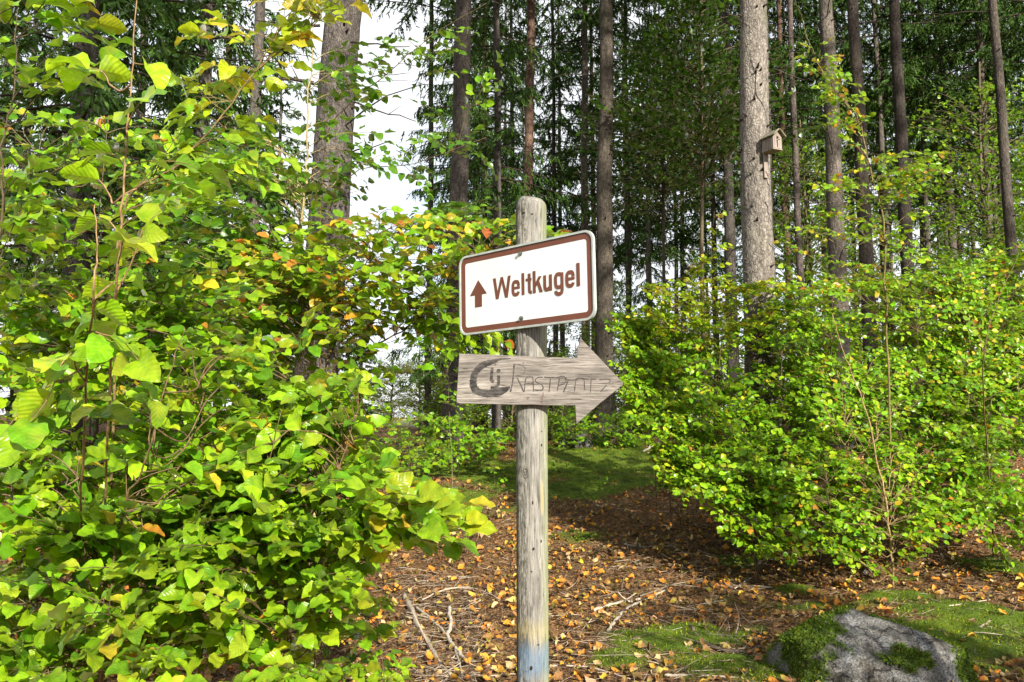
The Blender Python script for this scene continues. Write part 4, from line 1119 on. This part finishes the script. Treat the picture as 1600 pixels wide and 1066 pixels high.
def pl(*pts): poly(m_, [(x / 1000, B + z / 1000) for x, z in pts], yy())
def rb(pts, w=SW): ribbon(m_, [(x / 1000, B + z / 1000) for x, z in pts], w, yy())
def arc(cx_, cz, rx, rz, a0, a1, n=10): return [(cx_ + rx * math.cos(rad(a)), cz + rz * math.sin(rad(a))) for a in np.linspace(a0, a1, n)]
def sq(cx_, cz, rx, rz, a0, a1, n=16, e=.62):
    o = []
    for a in np.linspace(a0, a1, n):
        c, s = math.cos(rad(a)), math.sin(rad(a)); o.append((cx_ + rx * math.copysign(abs(c) ** e, c), cz + rz * math.copysign(abs(s) ** e, s)))
    return o
pl((-130, 71), (-117, 71), (-105, 0), (-117.5, 0)); pl((-117.5, 0), (-105, 0), (-84, 71), (-95, 71)); pl((-95, 71), (-84, 71), (-63.5, 0), (-76, 0)); pl((-76, 0), (-63.5, 0), (-49.5, 71), (-62, 71))
def letter_e(cx_):
    rb(sq(cx_, 26, 12.5, 21, -24, -352, 32), SW); pl((cx_ - 14, 22.5), (cx_ + 18, 22.5), (cx_ + 18, 31), (cx_ - 14, 31))
letter_e(-28)
pl((-2.5, 0), (9.5, 0), (9.5, 71), (-2.5, 71))
pl((24.5, 8), (36.5, 8), (36.5, 66), (24.5, 66)); pl((15.5, 42), (40, 42), (40, 51), (15.5, 51)); rb([(30.5, 14), (31, 8), (34, 5.2), (41.5, 4.6)], .0105)
pl((45.5, 0), (57.5, 0), (57.5, 71), (45.5, 71)); pl((57.5, 17), (57.5, 33), (69, 51), (83, 51)); pl((62, 32), (71, 40), (87, 0), (73, 0))
rb([(95, 51), (95, 18), (95.8, 10), (99, 5.6), (104, 4.6), (109, 6.5), (114, 10.5)]); pl((112.5, 0), (124.5, 0), (124.5, 51), (112.5, 51))
rb(sq(151, 27, 12.2, 20.5, 35, 325, 26)); pl((158.5, 6), (170.5, 6), (170.5, 51), (158.5, 51)); rb([(164.5, 8), (164.5, -5), (162, -11.5), (156, -14.6), (149, -14.6), (142.5, -12.5), (139.5, -8), (139, -3.5)])
letter_e(196)
pl((221, 0), (234, 0), (234, 71), (221, 71))
sub('lettering', m_, M_BROWN)
for z_ in (.1065, -.1035):
    m_ = MB(); hx = np.arange(6) * np.pi / 3; hp = np.column_stack([np.cos(hx), np.sin(hx)]) * .0052 + np.array([-.0055, z_])
    plate(m_, hp, -.0105, -.002); wa = np.arange(16) * np.pi / 8; plate(m_, np.column_stack([np.cos(wa), np.sin(wa)]) * .0075 + np.array([-.0055, z_]), -.0042, -.0018)
    sub('bolt', m_, M_STEEL)

# wooden arrow board
fb = frame_matrix(None, -.26, 0)
_fo = frame_matrix(None, -.14, 0)
_oo = np.array([AX[0], AX[1], 1.7056]) + _fo[1] * .052; _on = np.array([AX[0], AX[1], 1.7056]) + fb[1] * .071
def reaim(p):                                        # measured on a plane turned 8 degrees: carry over to the true plane of the board
    q = _oo + _fo[0] * p[0] / 1000 + _fo[2] * p[1] / 1000 - CAM; t = ((_on - CAM) @ fb[1]) / (q @ fb[1]); q = CAM + q * t - _on
    return (float(q @ fb[0]) * 1000, float(q @ fb[2]) * 1000)
ob = np.array([AX[0], AX[1], 1.7056]) + fb[1] * .071 - np.array([AX[0], AX[1], gz0])
outline = [(-216.8, 81.8), (-120, 79.5), (-30, 76), (60, 73.5), (147.6, 71.2), (148.0, 92), (148.6, 104.7), (154.7, 114.1), (157.5, 131.5), (163, 131.0), (215.4, 75.5), (254, 33.5), (293.6, -8), (293.6, -13), (256, -44), (219.6, -73.1), (182, -106), (146.5, -138), (144, -138),
           (142.5, -110), (140.9, -80.5), (60, -80), (-32.0, -78.7), (-130, -76.5), (-217, -75.0), (-225.8, -70), (-222.3, -1.2), (-219, 60), (-217.5, 78)]
import bmesh
outline = [reaim(p) for p in outline]
bm = bmesh.new()
vs = [bm.verts.new((x / 1000, 0, z / 1000)) for x, z in outline]
f_ = bm.faces.new(vs)
ex = bmesh.ops.extrude_face_region(bm, geom=[f_])
bmesh.ops.translate(bm, verts=[g_ for g_ in ex['geom'] if isinstance(g_, bmesh.types.BMVert)], vec=(0, .022, 0))
bmesh.ops.recalc_face_normals(bm, faces=bm.faces)
bmesh.ops.bevel(bm, geom=[e for e in bm.edges if abs(e.verts[0].co.y - e.verts[1].co.y) < 1e-5], offset=.0016, segments=2, affect='EDGES', profile=.6)
me = bpy.data.meshes.new('arrow_board'); bm.to_mesh(me); bm.free()
me.materials.append(M_BOARD)
board = bpy.data.objects.new('arrow_board', me); COL.objects.link(board); board.parent = post_root
u, n, v = fb
ob2 = ob + n * .022
board.matrix_local = Matrix([[u[0], -n[0], v[0], ob2[0]], [u[1], -n[1], v[1], ob2[1]], [u[2], -n[2], v[2], ob2[2]], [0, 0, 0, 1]])
# shift so the measured plane (through ob) is the front face
ob3 = ob + n * .0
board.matrix_local.translation = Vector(ob3)
rb_ = np.random.RandomState(5)
m_ = MB(); YB = [-.0004]
def bs(pts, w, jag=.18, sub_=6, fade=0):
    YB[0] -= .00003
    pts = [reaim(p) for p in pts]
    p = smooth_path(np.array([(a / 1000, b / 1000) for a, b in pts]), sub_) if len(pts) > 2 else np.linspace(np.array(pts[0]) / 1000, np.array(pts[1]) / 1000, 10)
    if fade:                                          # worn strokes survive only in pieces
        k = 0
        while k < len(p) - 2:
            e = min(len(p), k + rb_.randint(3, 7)); ribbon(m_, p[k:e], w, YB[0], jag, rb_); k = e - 1 + (rb_.rand() < fade) * rb_.randint(1, 3)
    else: ribbon(m_, p, w, YB[0], jag, rb_)
w1 = .0033
bs([(-49.2, 50.5), (-51.5, 16.9), (-55.0, -13.6), (-60.8, -38.4)], w1 * 1.25)
bs([(-47.3, 49.4), (-28, 47.3), (-14.6, 35.7), (-22.3, 18.6), (-47.3, 11.1)], .0016, fade=.3)
bs([(-39.5, 6), (-28.1, -17.6), (-19.7, -38.5)], w1 * 1.25)
bs([(-17.4, -36.6), (-14.5, -2.4), (-8.1, 8.2), (6.5, 8.9), (9.5, -2.5), (11, -36.7)], w1)
bs([(-14.6, -11.9), (9.5, -9.4)], w1 * .8)
bs([(39, 8.7), (25.6, 8), (16, -.7), (21.8, -8.3), (37, -16), (40.8, -25.5), (35, -33), (14, -32.2)], w1)
bs([(44, 8.7), (78.2, 8.5)], w1); bs([(63.8, 7.8), (61.8, -14.2), (59, -38)], w1)
bs([(92.3, 7.6), (88.4, -14.3), (84.5, -35.1)], w1); bs([(79, 6.6), (101.8, 12.1), (113.1, 2.6), (107.3, -10.6), (90.2, -17)], w1)
bs([(120.7, 2.5), (111, -22), (103.4, -39)], w1 * 1.2); bs([(106, -37), (128, -33), (139.3, -31)], .0009, fade=.7)
bs([(139.3, -35.3), (142.5, -3.3), (149, 6.1), (165.9, 4.9), (169.6, -3.4), (170.5, -35.4)], .0028, fade=.15); bs([(143.2, -14.6), (169.6, -14.7)], .0012, fade=.3)
bs([(169, 4.1), (207.2, 3.9)], .0026, fade=.1); bs([(191.5, 2.1), (188.9, -39.3)], .0022, fade=.1)
bs([(216.6, 2.7), (252.1, 1.7), (236.9, -18.8), (220, -36.4)], .0028, fade=.1); bs([(222, -35), (246, -33)], .0009, fade=.6)
m_.build('carved_lettering', M_CARVE, board, False)
m_ = MB(); YB[0] = -.0016
oo = np.array([(-60, 69), (-92, 68), (-117, 61.5), (-144, 53), (-159.8, 42.6), (-174, 30), (-181.2, 13.9), (-185.0, -13.0), (-177.1, -34.1), (-153.7, -45.7), (-128.4, -49.9), (-93.6, -43.2), (-60.8, -26)]) / 1000
ii = np.array([(-60, 67), (-90, 63), (-105.3, 55.6), (-127, 49), (-140.3, 42.5), (-154, 28), (-161.7, 13.8), (-164.3, -13.1), (-155.7, -30.3), (-136.2, -38.8), (-109.1, -35.5), (-78.1, -25.7), (-61.5, -20)]) / 1000
oo, ii = [np.array([reaim(p * 1000) for p in a]) / 1000 for a in (oo, ii)]
oo, ii = smooth_path(oo, 6), smooth_path(ii, 6)
mid = (oo + ii) / 2; wd = np.linalg.norm(oo - ii, axis=1); wd = np.maximum(wd, .0015)
ribbon(m_, mid, wd, YB[0], .07, rb_)
m_.build('painted_ring', M_CARVE, board, False)
m_ = MB(); YB[0] = -.0019
bs([(-116.2, 38.4), (-118.5, 9.7), (-118.8, -1), (-111.1, -6.4)], .0085, .06); bs([(-96.8, 14.1), (-97.5, -13.4), (-107.2, -22.9), (-120.7, -24.8)], .0085, .06)
dc = reaim((-96.8, 28.7)); a_ = np.arange(12) * np.pi / 6; dp = np.column_stack([np.cos(a_) * .0062 + dc[0] / 1000, np.sin(a_) * .0058 + dc[1] / 1000])
m_.add(np.column_stack([dp[:, 0], np.full(12, -.0019), dp[:, 1]]), None, [[0, k, k + 1] for k in range(1, 11)])
m_.build('painted_symbol', M_CARVE, board, False)
M_KNOT = simple("brown_knot", (.07, .05, .04), (.17, .13, .11), 150)
for kx, kz, w_, h_ in ((2.5, -57.5, 4.5, 3.0), (-6, -57, 1.5, 1.5), (8, -57, 1.5, 2), (52.1, -48.2, 1.6, 8), (47, -62, 4, 10), (-10, 52, 3, 1.2), (3, 54, 2, 1), (-98, 47, 1.2, 5)):
    k = np.arange(10) * 2 * np.pi / 10; wob = 1 + .35 * rb_.rand(10)
    m_ = MB(); m_.add(np.column_stack([kx / 1000 + np.cos(k) * w_ * wob / 1000, np.full(10, -.0008), kz / 1000 + np.sin(k) * h_ * wob / 1000]), None, [[0, a, a + 1] for a in range(1, 9)]); m_.build('knot', M_KNOT, board, False)

# ------------------------------------------------------------------ nest box
M_BOXW = simple("weathered_box_wood", (.15, .12, .10), (.31, .255, .215), 40, .85, .4, .004, (1, 1, .1))
M_BOXR = simple("mossy_box_roof", (.10, .10, .055), (.24, .21, .15), 30, .9, .5, .005)
nb = P(1206, 217, 9.3)
nb[:2] = P(1188, 646, 9.5)[:2] + np.array([math.sin(rad(25)), -math.cos(rad(25))]) * .300
gtree = P(1188, 646, 9.5)
nroot = thing('nest_box', "small pitched roof wooden nest box fixed to the sunlit spruce trunk", 'nest box', tuple(nb))
AZB = rad(25)                                     # front looks to the right and towards the viewer
fx = np.array([math.sin(AZB), -math.cos(AZB), 0]); sx = np.array([math.cos(AZB), math.sin(AZB), 0]); up = np.array([0, 0, 1.])
RB = np.stack([sx, fx, up], 1)                   # local: x side, y front, z up
def bx(name, c, size, mat, parent=nroot, rot=None, label=None):
    m = MB(); Rl = RB if rot is None else RB @ rot
    m.box(RB @ np.array(c), size, Rl); o = m.build(name, mat, parent, False)
    bv = o.modifiers.new('bevel', 'BEVEL'); bv.width = .0025; bv.segments = 2
    return o
Wb, Db, Hb = .135, .165, .15
fc = bx('front_wall', (0, Db / 2 + .02, 0), (Wb, .018, Hb), M_BOXW)
m = MB(); g_ = np.array([(-Wb / 2, Hb / 2), (Wb / 2, Hb / 2), (0, Hb / 2 + .062)])
for name_, yb in (('front_gable', Db / 2 + .02), ('rear_gable', -Db / 2 + .02)):
    m = MB(); a = np.array([(x, yb - .009, z) for x, z in g_] + [(x, yb + .009, z) for x, z in g_]) @ RB.T
    m.add(a, [[0, 1, 4, 3], [1, 2, 5, 4], [2, 0, 3, 5]], [[0, 2, 1], [3, 4, 5]]); m.build(name_, M_BOXW, nroot, False)
bx('rear_wall', (0, -Db / 2 + .02, 0), (Wb, .018, Hb), M_BOXW)
for s_ in (-1, 1): bx('side_wall', (s_ * (Wb / 2 - .006), .02, 0), (.016, Db - .022, Hb - .004), M_BOXW)
bx('floor_board', (0, .02, -Hb / 2 - .008), (Wb + .01, Db + .02, .014), M_BOXW)
pa = math.atan2(.062, Wb / 2)
for s_ in (-1, 1):
    rot = np.array([[math.cos(s_ * pa), 0, math.sin(s_ * pa)], [0, 1, 0], [-math.sin(s_ * pa), 0, math.cos(s_ * pa)]])
    bx('roof_board', (s_ * (.050), .035, Hb / 2 + .0335 - .0), (.122, Db + .075, .013), M_BOXR, rot=rot)
bx('mounting_board', (-.01, -Db / 2 - .002, -.13), (.055, .02, .50), M_BOXW)
m = MB(); k = np.arange(16) * np.pi / 8
ringv = np.column_stack([np.cos(k) * .017, np.full(16, Db / 2 + .031), np.sin(k) * .017 + .055]) @ RB.T
m.add(ringv, None, [[0, i + 1, i] for i in range(1, 15)]); m.build('entrance_hole', M_HOLE, nroot, False)
m = MB(); m.tube((np.array([(0, Db / 2 + .025, .022), (0, Db / 2 + .07, .024)]) @ RB.T), .004, 6); m.build('perch', M_HOLE, nroot)
m = MB(); m.tube((np.array([(-.012, Db / 2 + .033, .02), (.0, Db / 2 + .036, -.02), (-.004, Db / 2 + .033, -.06)]) @ RB.T), .003, 5); m.build('latch', M_HOLE, nroot)

# ------------------------------------------------------------------ boulder
def boulder(label, c, size, seed, rot=0, moss=True, name='boulder'):
    rng = np.random.RandomState(seed)
    bm = bmesh.new(); bmesh.ops.create_icosphere(bm, subdivisions=6, radius=1)
    co = np.array([v_.co[:] for v_ in bm.verts]); fc_ = np.array([[v_.index for v_ in f.verts] for f in bm.faces]); bm.free()
    x, y, z = co.T
    r = 1 + .03 * _n2(x * 17 + z * 5, z * 19 + y * 13, 1.0, 3.3) + .10 * _n2(x * 2, y * 2 + z, 1.3, seed) + .06 * _n2(x + z, y * 1.5, 4.1, seed + 2) + .025 * _n2(x * 3 + y, z * 3, 5.3, seed) + .012 * _n2(x * 7, z * 7 + y * 5, 4.3, seed)
    for k in range(15):                                # flat broken facets
        d = norm(rng.randn(3) + np.array([0, -.2, .2])); h = .68 + .22 * rng.rand()
        dp_ = (co * r[:, None]) @ d; r = np.where(dp_ > h, r * (h + (dp_ - h) * .06) / dp_, r)
    v_ = co * r[:, None]
    v_[:, 2] += np.where(v_[:, 0] < 0, .10, -.28 * np.clip(v_[:, 0], 0, 1) ** 1.3) * np.clip(v_[:, 2] + .2, 0, 1)
    v_ = v_ * np.array(size)
    v_ += norm(co) * (.010 * _n2(x * 11 + y * 3, z * 12 - y * 7, 1.7, 4.4) + .006 * _n2(x * 31 + z * 9, y * 27 + z * 21, 1.3, 2.2))[:, None]
    v_[:, 2] = np.sign(v_[:, 2]) * np.abs(v_[:, 2] / size[2]) ** .75 * size[2]
    v_[:, 0] = np.sign(v_[:, 0]) * np.abs(v_[:, 0] / size[0]) ** .88 * size[0]
    cr, sr = math.cos(rot), math.sin(rot); v_ = v_ @ np.array([[cr, sr, 0], [-sr, cr, 0], [0, 0, 1]])
    nr = norm(co / np.array(size))
    ex_ = np.exp(-(((co[:, 0] + .62) / .42) ** 2 + ((co[:, 1] + .3) / .8) ** 2)) * 1.1 + .95 * np.exp(-(((co[:, 0] - .30) / .36) ** 2 + ((co[:, 2] - .45) / .35) ** 2)) + .9 * np.exp(-((co[:, 0] - .95) / .16) ** 2) + .55 * np.exp(-((co[:, 1] - .5) / .5) ** 2)
    ms_ = np.clip((ex_ + .25 * _n2(x * 4, y * 4 + z * 3, 3.1, 1.0) + .15 * _n2(x * 9, z * 9, 3.1, 2.) - .55) * 5, 0, 1) * np.clip((nr[:, 2] + .55) * 2.2, 0, 1)
    m = MB(); m.add(v_ + nr * (ms_ * .012)[:, None], None, fc_, np.stack([ms_, ms_ * 0, ms_ * 0], -1))
    return m, v_, nr, ms_

def rock_material():
    m, N, L = new_mat("granite_with_moss")
    t = N.new("ShaderNodeTexCoord"); o = t.outputs['Object']
    n1 = noise(N, L, o, 90, 5, .7); n2 = noise(N, L, o, 7, 6, .6); n3 = noise(N, L, o, 160, 3, .7)
    r1 = ramp(N, [(.32, (.035, .035, .036)), (.5, (.155, .155, .155)), (.70, (.36, .36, .36))]); L.new(n1.outputs[0], r1.inputs[0])
    r2 = ramp(N, [(.3, (.30, .24, .18)), (.5, (.8, .76, .70)), (.7, (1.3, 1.3, 1.3))]); L.new(n2.outputs[0], r2.inputs[0])
    c = mixc(N, L, 1, r1.outputs[0], r2.outputs[0], 'MULTIPLY')
    at = N.new("ShaderNodeAttribute"); at.attribute_name = "col"; sc = N.new("ShaderNodeSeparateColor"); L.new(at.outputs['Color'], sc.inputs[0])
    rm = ramp(N, [(.3, (.02, .04, .005)), (.55, (.06, .10, .01)), (.75, (.12, .16, .016))]); L.new(n3.outputs[0], rm.inputs[0])
    c = mixc(N, L, sc.outputs[0], c, rm.outputs[0])
    ad = N.new("ShaderNodeMath"); ad.operation = 'MULTIPLY_ADD'; L.new(n2.outputs[0], ad.inputs[0]); ad.inputs[1].default_value = 3; L.new(n1.outputs[0], ad.inputs[2])
    vc = N.new("ShaderNodeTexVoronoi"); vc.feature = 'DISTANCE_TO_EDGE'; vc.inputs['Scale'].default_value = 2.6
    L.new(mixc(N, L, .35, o, n2.outputs['Color'], 'ADD'), vc.inputs['Vector'])
    rk_ = ramp(N, [(.0, (.12, .11, .10)), (.022, (1, 1, 1))]); L.new(vc.outputs[0], rk_.inputs[0])
    c = mixc(N, L, .75, c, rk_.outputs[0], 'MULTIPLY')
    sk = N.new("ShaderNodeMath"); sk.operation = 'MINIMUM'; L.new(vc.outputs[0], sk.inputs[0]); sk.inputs[1].default_value = .03
    ak = N.new("ShaderNodeMath"); ak.operation = 'MULTIPLY_ADD'; L.new(sk.outputs[0], ak.inputs[0]); ak.inputs[1].default_value = 40; L.new(ad.outputs[0], ak.inputs[2])
    finish(N, L, c, .85, ak.outputs[0], .9, .014, .2)
    return m
M_ROCK = rock_material()

def tufts(mb, rng, p, nr, h=.012, col=(.09, .14, .012)):
    n = len(p); a = rng.rand(n) * 6.28; t1 = norm(np.cross(nr, rng.randn(n, 3)))
    d = norm(nr + rng.randn(n, 3) * .8); hh = (h * (.5 + rng.rand(n)))[:, None]; w = hh * .3
    v = np.stack([p - t1 * w, p + t1 * w, p + d * hh], 1).reshape(-1, 3)
    c = np.array(col) * (1 + .35 * rng.randn(n, 1)) * (1 + .1 * rng.randn(n, 3))
    mb.add(v, None, np.arange(n * 3).reshape(-1, 3), np.repeat(np.clip(c, .01, .5), 3, 0))

bc = P(1352, 1040, 4.80); bc[2] = float(GZ(bc[0], bc[1])) + .06
mr, bv_, bn_, bm_ = boulder('', None, (.62, .40, .30), 3, rad(-8))
rk = mr.build('boulder', M_ROCK); rk.location = bc
tag(rk, "grey boulder with cushions of green moss lying in the bottom right", 'boulder')
rng = np.random.RandomState(31)
idx = rng.choice(np.nonzero(bm_ > .5)[0], 16000); mt_ = MB()
pp_ = bv_[idx] + bn_[idx] * .010 + rng.randn(len(idx), 3) * .008
tufts(mt_, rng, pp_, bn_[idx], .016)
o = mt_.build('moss', M_MOSS, rk, False); o['kind'] = 'stuff'
sc_ = G(903, 698)
m2, v2, n2_, ms2 = boulder('', None, (.30, .22, .20), 9, .4)
o = m2.build('boulder', M_ROCK); o.location = (sc_[0], sc_[1], sc_[2] + .05); tag(o, "small grey stone half hidden under leaves on the crest of the mossy mound", 'boulder')
pe = G(805, 1054)

# ------------------------------------------------------------------ moss tufts, litter, twigs on the ground
rng = np.random.RandomState(90)
def scatter(n, poly_px=None):
    out = []
    while len(out) < n:
        # uniform in image rows near the bottom, denser close to the camera like the eye sees it
        k = n * 2
        yv = 3.0 + 13 * rng.rand(k) ** 1.5; xv = (rng.rand(k) * 2 - 1) * (yv * .70 + .4)
        out += list(zip(xv, yv))
    a = np.array(out[:n]); return a
xy = scatter(260000); mv_ = moss_at(xy[:, 0], xy[:, 1]); xy = xy[(mv_ > .35 + .4 * rng.rand(len(xy)))]
pz = GZ(xy[:, 0], xy[:, 1]) + .012
mg = MB(); patch = np.clip(1 + .45 * _n2(xy[:, 0], xy[:, 1], 6.1, .9) + .3 * _n2(xy[:, 0], xy[:, 1], 17., 2.9), .35, 1.7)[:, None]

tufts(mg, rng, np.column_stack([xy, pz + .012 * rng.rand(len(xy))]), np.tile([0, 0, 1.], (len(xy), 1)), .017, np.array([.14, .18, .012]) * np.hstack([patch * 1.05, patch, patch]))
o = mg.build('moss', M_MOSS, None, False); tag(o, "low green moss cushions on the forest floor", 'moss', kind='stuff')

xy = scatter(24000); mv_ = moss_at(xy[:, 0], xy[:, 1]); xy = xy[rng.rand(len(xy)) > mv_ * .94]
n = len(xy)
ml = MB()
pos = np.column_stack([xy, GZ(xy[:, 0], xy[:, 1]) + .004 + .026 * rng.rand(n)])
a = rng.rand(n) * 6.28
add_leaves(ml, T_DRY, rng, pos, np.column_stack([np.cos(a), np.sin(a), rng.randn(n) * .22]), np.array([0, 0, 1.]) + rng.randn(n, 3) * .42, .034 + .046 * rng.rand(n) ** 1.3, pick(rng, 'dry', n))
o = ml.build('fallen_leaves', M_DRY); tag(o, "brown and orange fallen beech leaves covering the forest floor", 'fallen leaves', kind='stuff')

mtw = MB()
xy = scatter(11000)
extra = []
for px, py in sample_poly(rng, [(610, 880), (735, 900), (760, 1000), (740, 1090), (660, 1090)], 420): extra.append(G(px, min(py, 1065))[:2] if py < 1066 else G(px, 1065)[:2])
for px, py in sample_poly(rng, [(870, 840), (1200, 850), (1200, 1060), (870, 1060)], 380): extra.append(G(px, py)[:2])
xy = np.vstack([xy, np.array(extra)])
for k, (x, y) in enumerate(xy):
    big = k >= 11000; mid_ = k < 3000
    L_ = (.06 + .22 * rng.rand() ** 2) * (1.5 if big else 1 if mid_ else .4); a = rng.rand() * 6.28; d = np.array([math.cos(a), math.sin(a)])
    t = np.linspace(-.5, .5, 4); bend = rng.randn() * .15
    px_ = x + d[0] * L_ * t - d[1] * bend * L_ * t ** 2; py_ = y + d[1] * L_ * t + d[0] * bend * L_ * t ** 2
    z = GZ(px_, py_) + .012 + .02 * rng.rand() + t * L_ * rng.randn() * .12
    r_ = (.0012 + .0022 * rng.rand() ** 2) if big or mid_ else .0012
    cc = np.array([(.34, .27, .20), (.22, .16, .11), (.12, .085, .06), (.40, .35, .28)][rng.randint(4)]) * (1 + .15 * rng.randn())
    mtw.tube(np.column_stack([px_, py_, z]), [r_, r_, r_ * .9, r_ * .6], 4, cc, cap=False)
o = mtw.build('twig_litter', M_TWIG); tag(o, "scattered thin dead twigs and needles among the fallen leaves", 'twigs', kind='stuff')

STICKS = [  # label, pixel path on the ground, radius, lift, colour
    ("pale barkless branch lying left of the forked pair by the post", [(928, 958), (960, 948), (1000, 940)], .013, .03, (.46, .40, .32)),
    ("grey forked branch right of the post pointing up and right", [(950, 990), (968, 965), (985, 952), (1010, 940), (1038, 926)], .012, .03, (.36, .33, .28)),
    ("thin dark stick propped across the litter right of the forked branch", [(1000, 935), (1060, 915), (1110, 905)], .008, .03, (.22, .18, .14)),
    ("pale thick twig at the bottom running right from the post", [(860, 1044), (915, 1045), (960, 1056), (985, 1064)], .006, .02, (.42, .33, .28)),
    ("straight pale stick at the bottom edge below the small moss cushion", [(1038, 1058), (1095, 1060), (1160, 1064)], .009, .02, (.40, .35, .28)),
    ("long dark curved branch on the moss left of the boulder", [(1080, 985), (1105, 1010), (1140, 1022), (1178, 1022)], .016, .03, (.17, .13, .10)),
    ("short pale stick in the sun left of the boulder", [(1148, 922), (1165, 912), (1178, 902)], .008, .02, (.45, .41, .34)),
    ("short light wood piece near the front of the right thicket", [(1184, 882), (1198, 876), (1212, 872)], .014, .02, (.55, .48, .38)),
    ("thin bent stick low on the litter beyond the post", [(975, 852), (1010, 857), (1048, 855)], .010, .02, (.34, .28, .23)),
    ("thick grey root like branch at the left of the brushwood pile", [(632, 935), (645, 965), (662, 1000), (680, 1035), (705, 1063)], .020, .05, (.34, .29, .23)),
    ("pale branch of the brushwood pile close left of the post", [(702, 955), (704, 985), (700, 1002), (715, 1025), (728, 1040)], .015, .06, (.48, .43, .35)),
    ("grey branch crossing the brushwood pile at its centre", [(650, 955), (685, 985), (710, 1020), (722, 1060)], .010, .05, (.38, .33, .27)),
    ("thin arched twig over the litter left of the post", [(660, 945), (700, 928), (745, 928), (782, 945)], .006, .07, (.46, .38, .30)),
    ("long thin twig at the bottom left of the post", [(700, 1056), (750, 1060), (805, 1056)], .006, .02, (.40, .33, .26)),
    ("thin pale twig lying across the sunlit moss at the right", [(1440, 955), (1500, 948), (1550, 940)], .005, .03, (.5, .42, .34)),
    ("knobbly stick on the moss at the right edge", [(1530, 985), (1555, 972), (1582, 966)], .010, .03, (.32, .25, .2)),
    ("dead branch slanting in the right litter near the edge", [(1550, 872), (1575, 860), (1600, 850)], .007, .05, (.3, .24, .18)),
    ("fallen pale branch on the far slope of the mound", [(1005, 708), (1020, 700), (1030, 692)], .018, .06, (.45, .40, .32)),
    ("dark branch under the front of the right thicket", [(1148, 842), (1175, 830), (1200, 822)], .022, .06, (.25, .19, .15)),
    ("thin twig standing out of the litter left of the boulder", [(1150, 1000), (1155, 975), (1148, 950)], .004, .08, (.3, .25, .2)),
]
for lab, pts, r_, lift, cc in STICKS:
    w = np.array([G(a, b) for a, b in pts]); w[:, 2] += lift * .5
    w = smooth_path(w, 6); n = len(w); w[1:-1] += rng.randn(n - 2, 3) * r_ * .25
    base = w[0].copy(); m = MB(); m.tube(w - base, r_ * np.linspace(1, .6, n) * (1 + .12 * rng.randn(n)), 8, cc)
    for k in range(2 if n > 12 else 1):                # side snags
        i0 = rng.randint(n // 4, n - 2); e = w[i0] - base; dd = norm(rng.randn(3) + np.array([0, 0, .6])); Ls = r_ * (5 + 8 * rng.rand())
        m.tube([e, e + dd * Ls * .5, e + dd * Ls + rng.randn(3) * Ls * .1], [r_ * .5, r_ * .4, r_ * .2], 5, cc)
    o = m.build('fallen_branch', M_TWIG); o.location = base; tag(o, lab, 'branch')
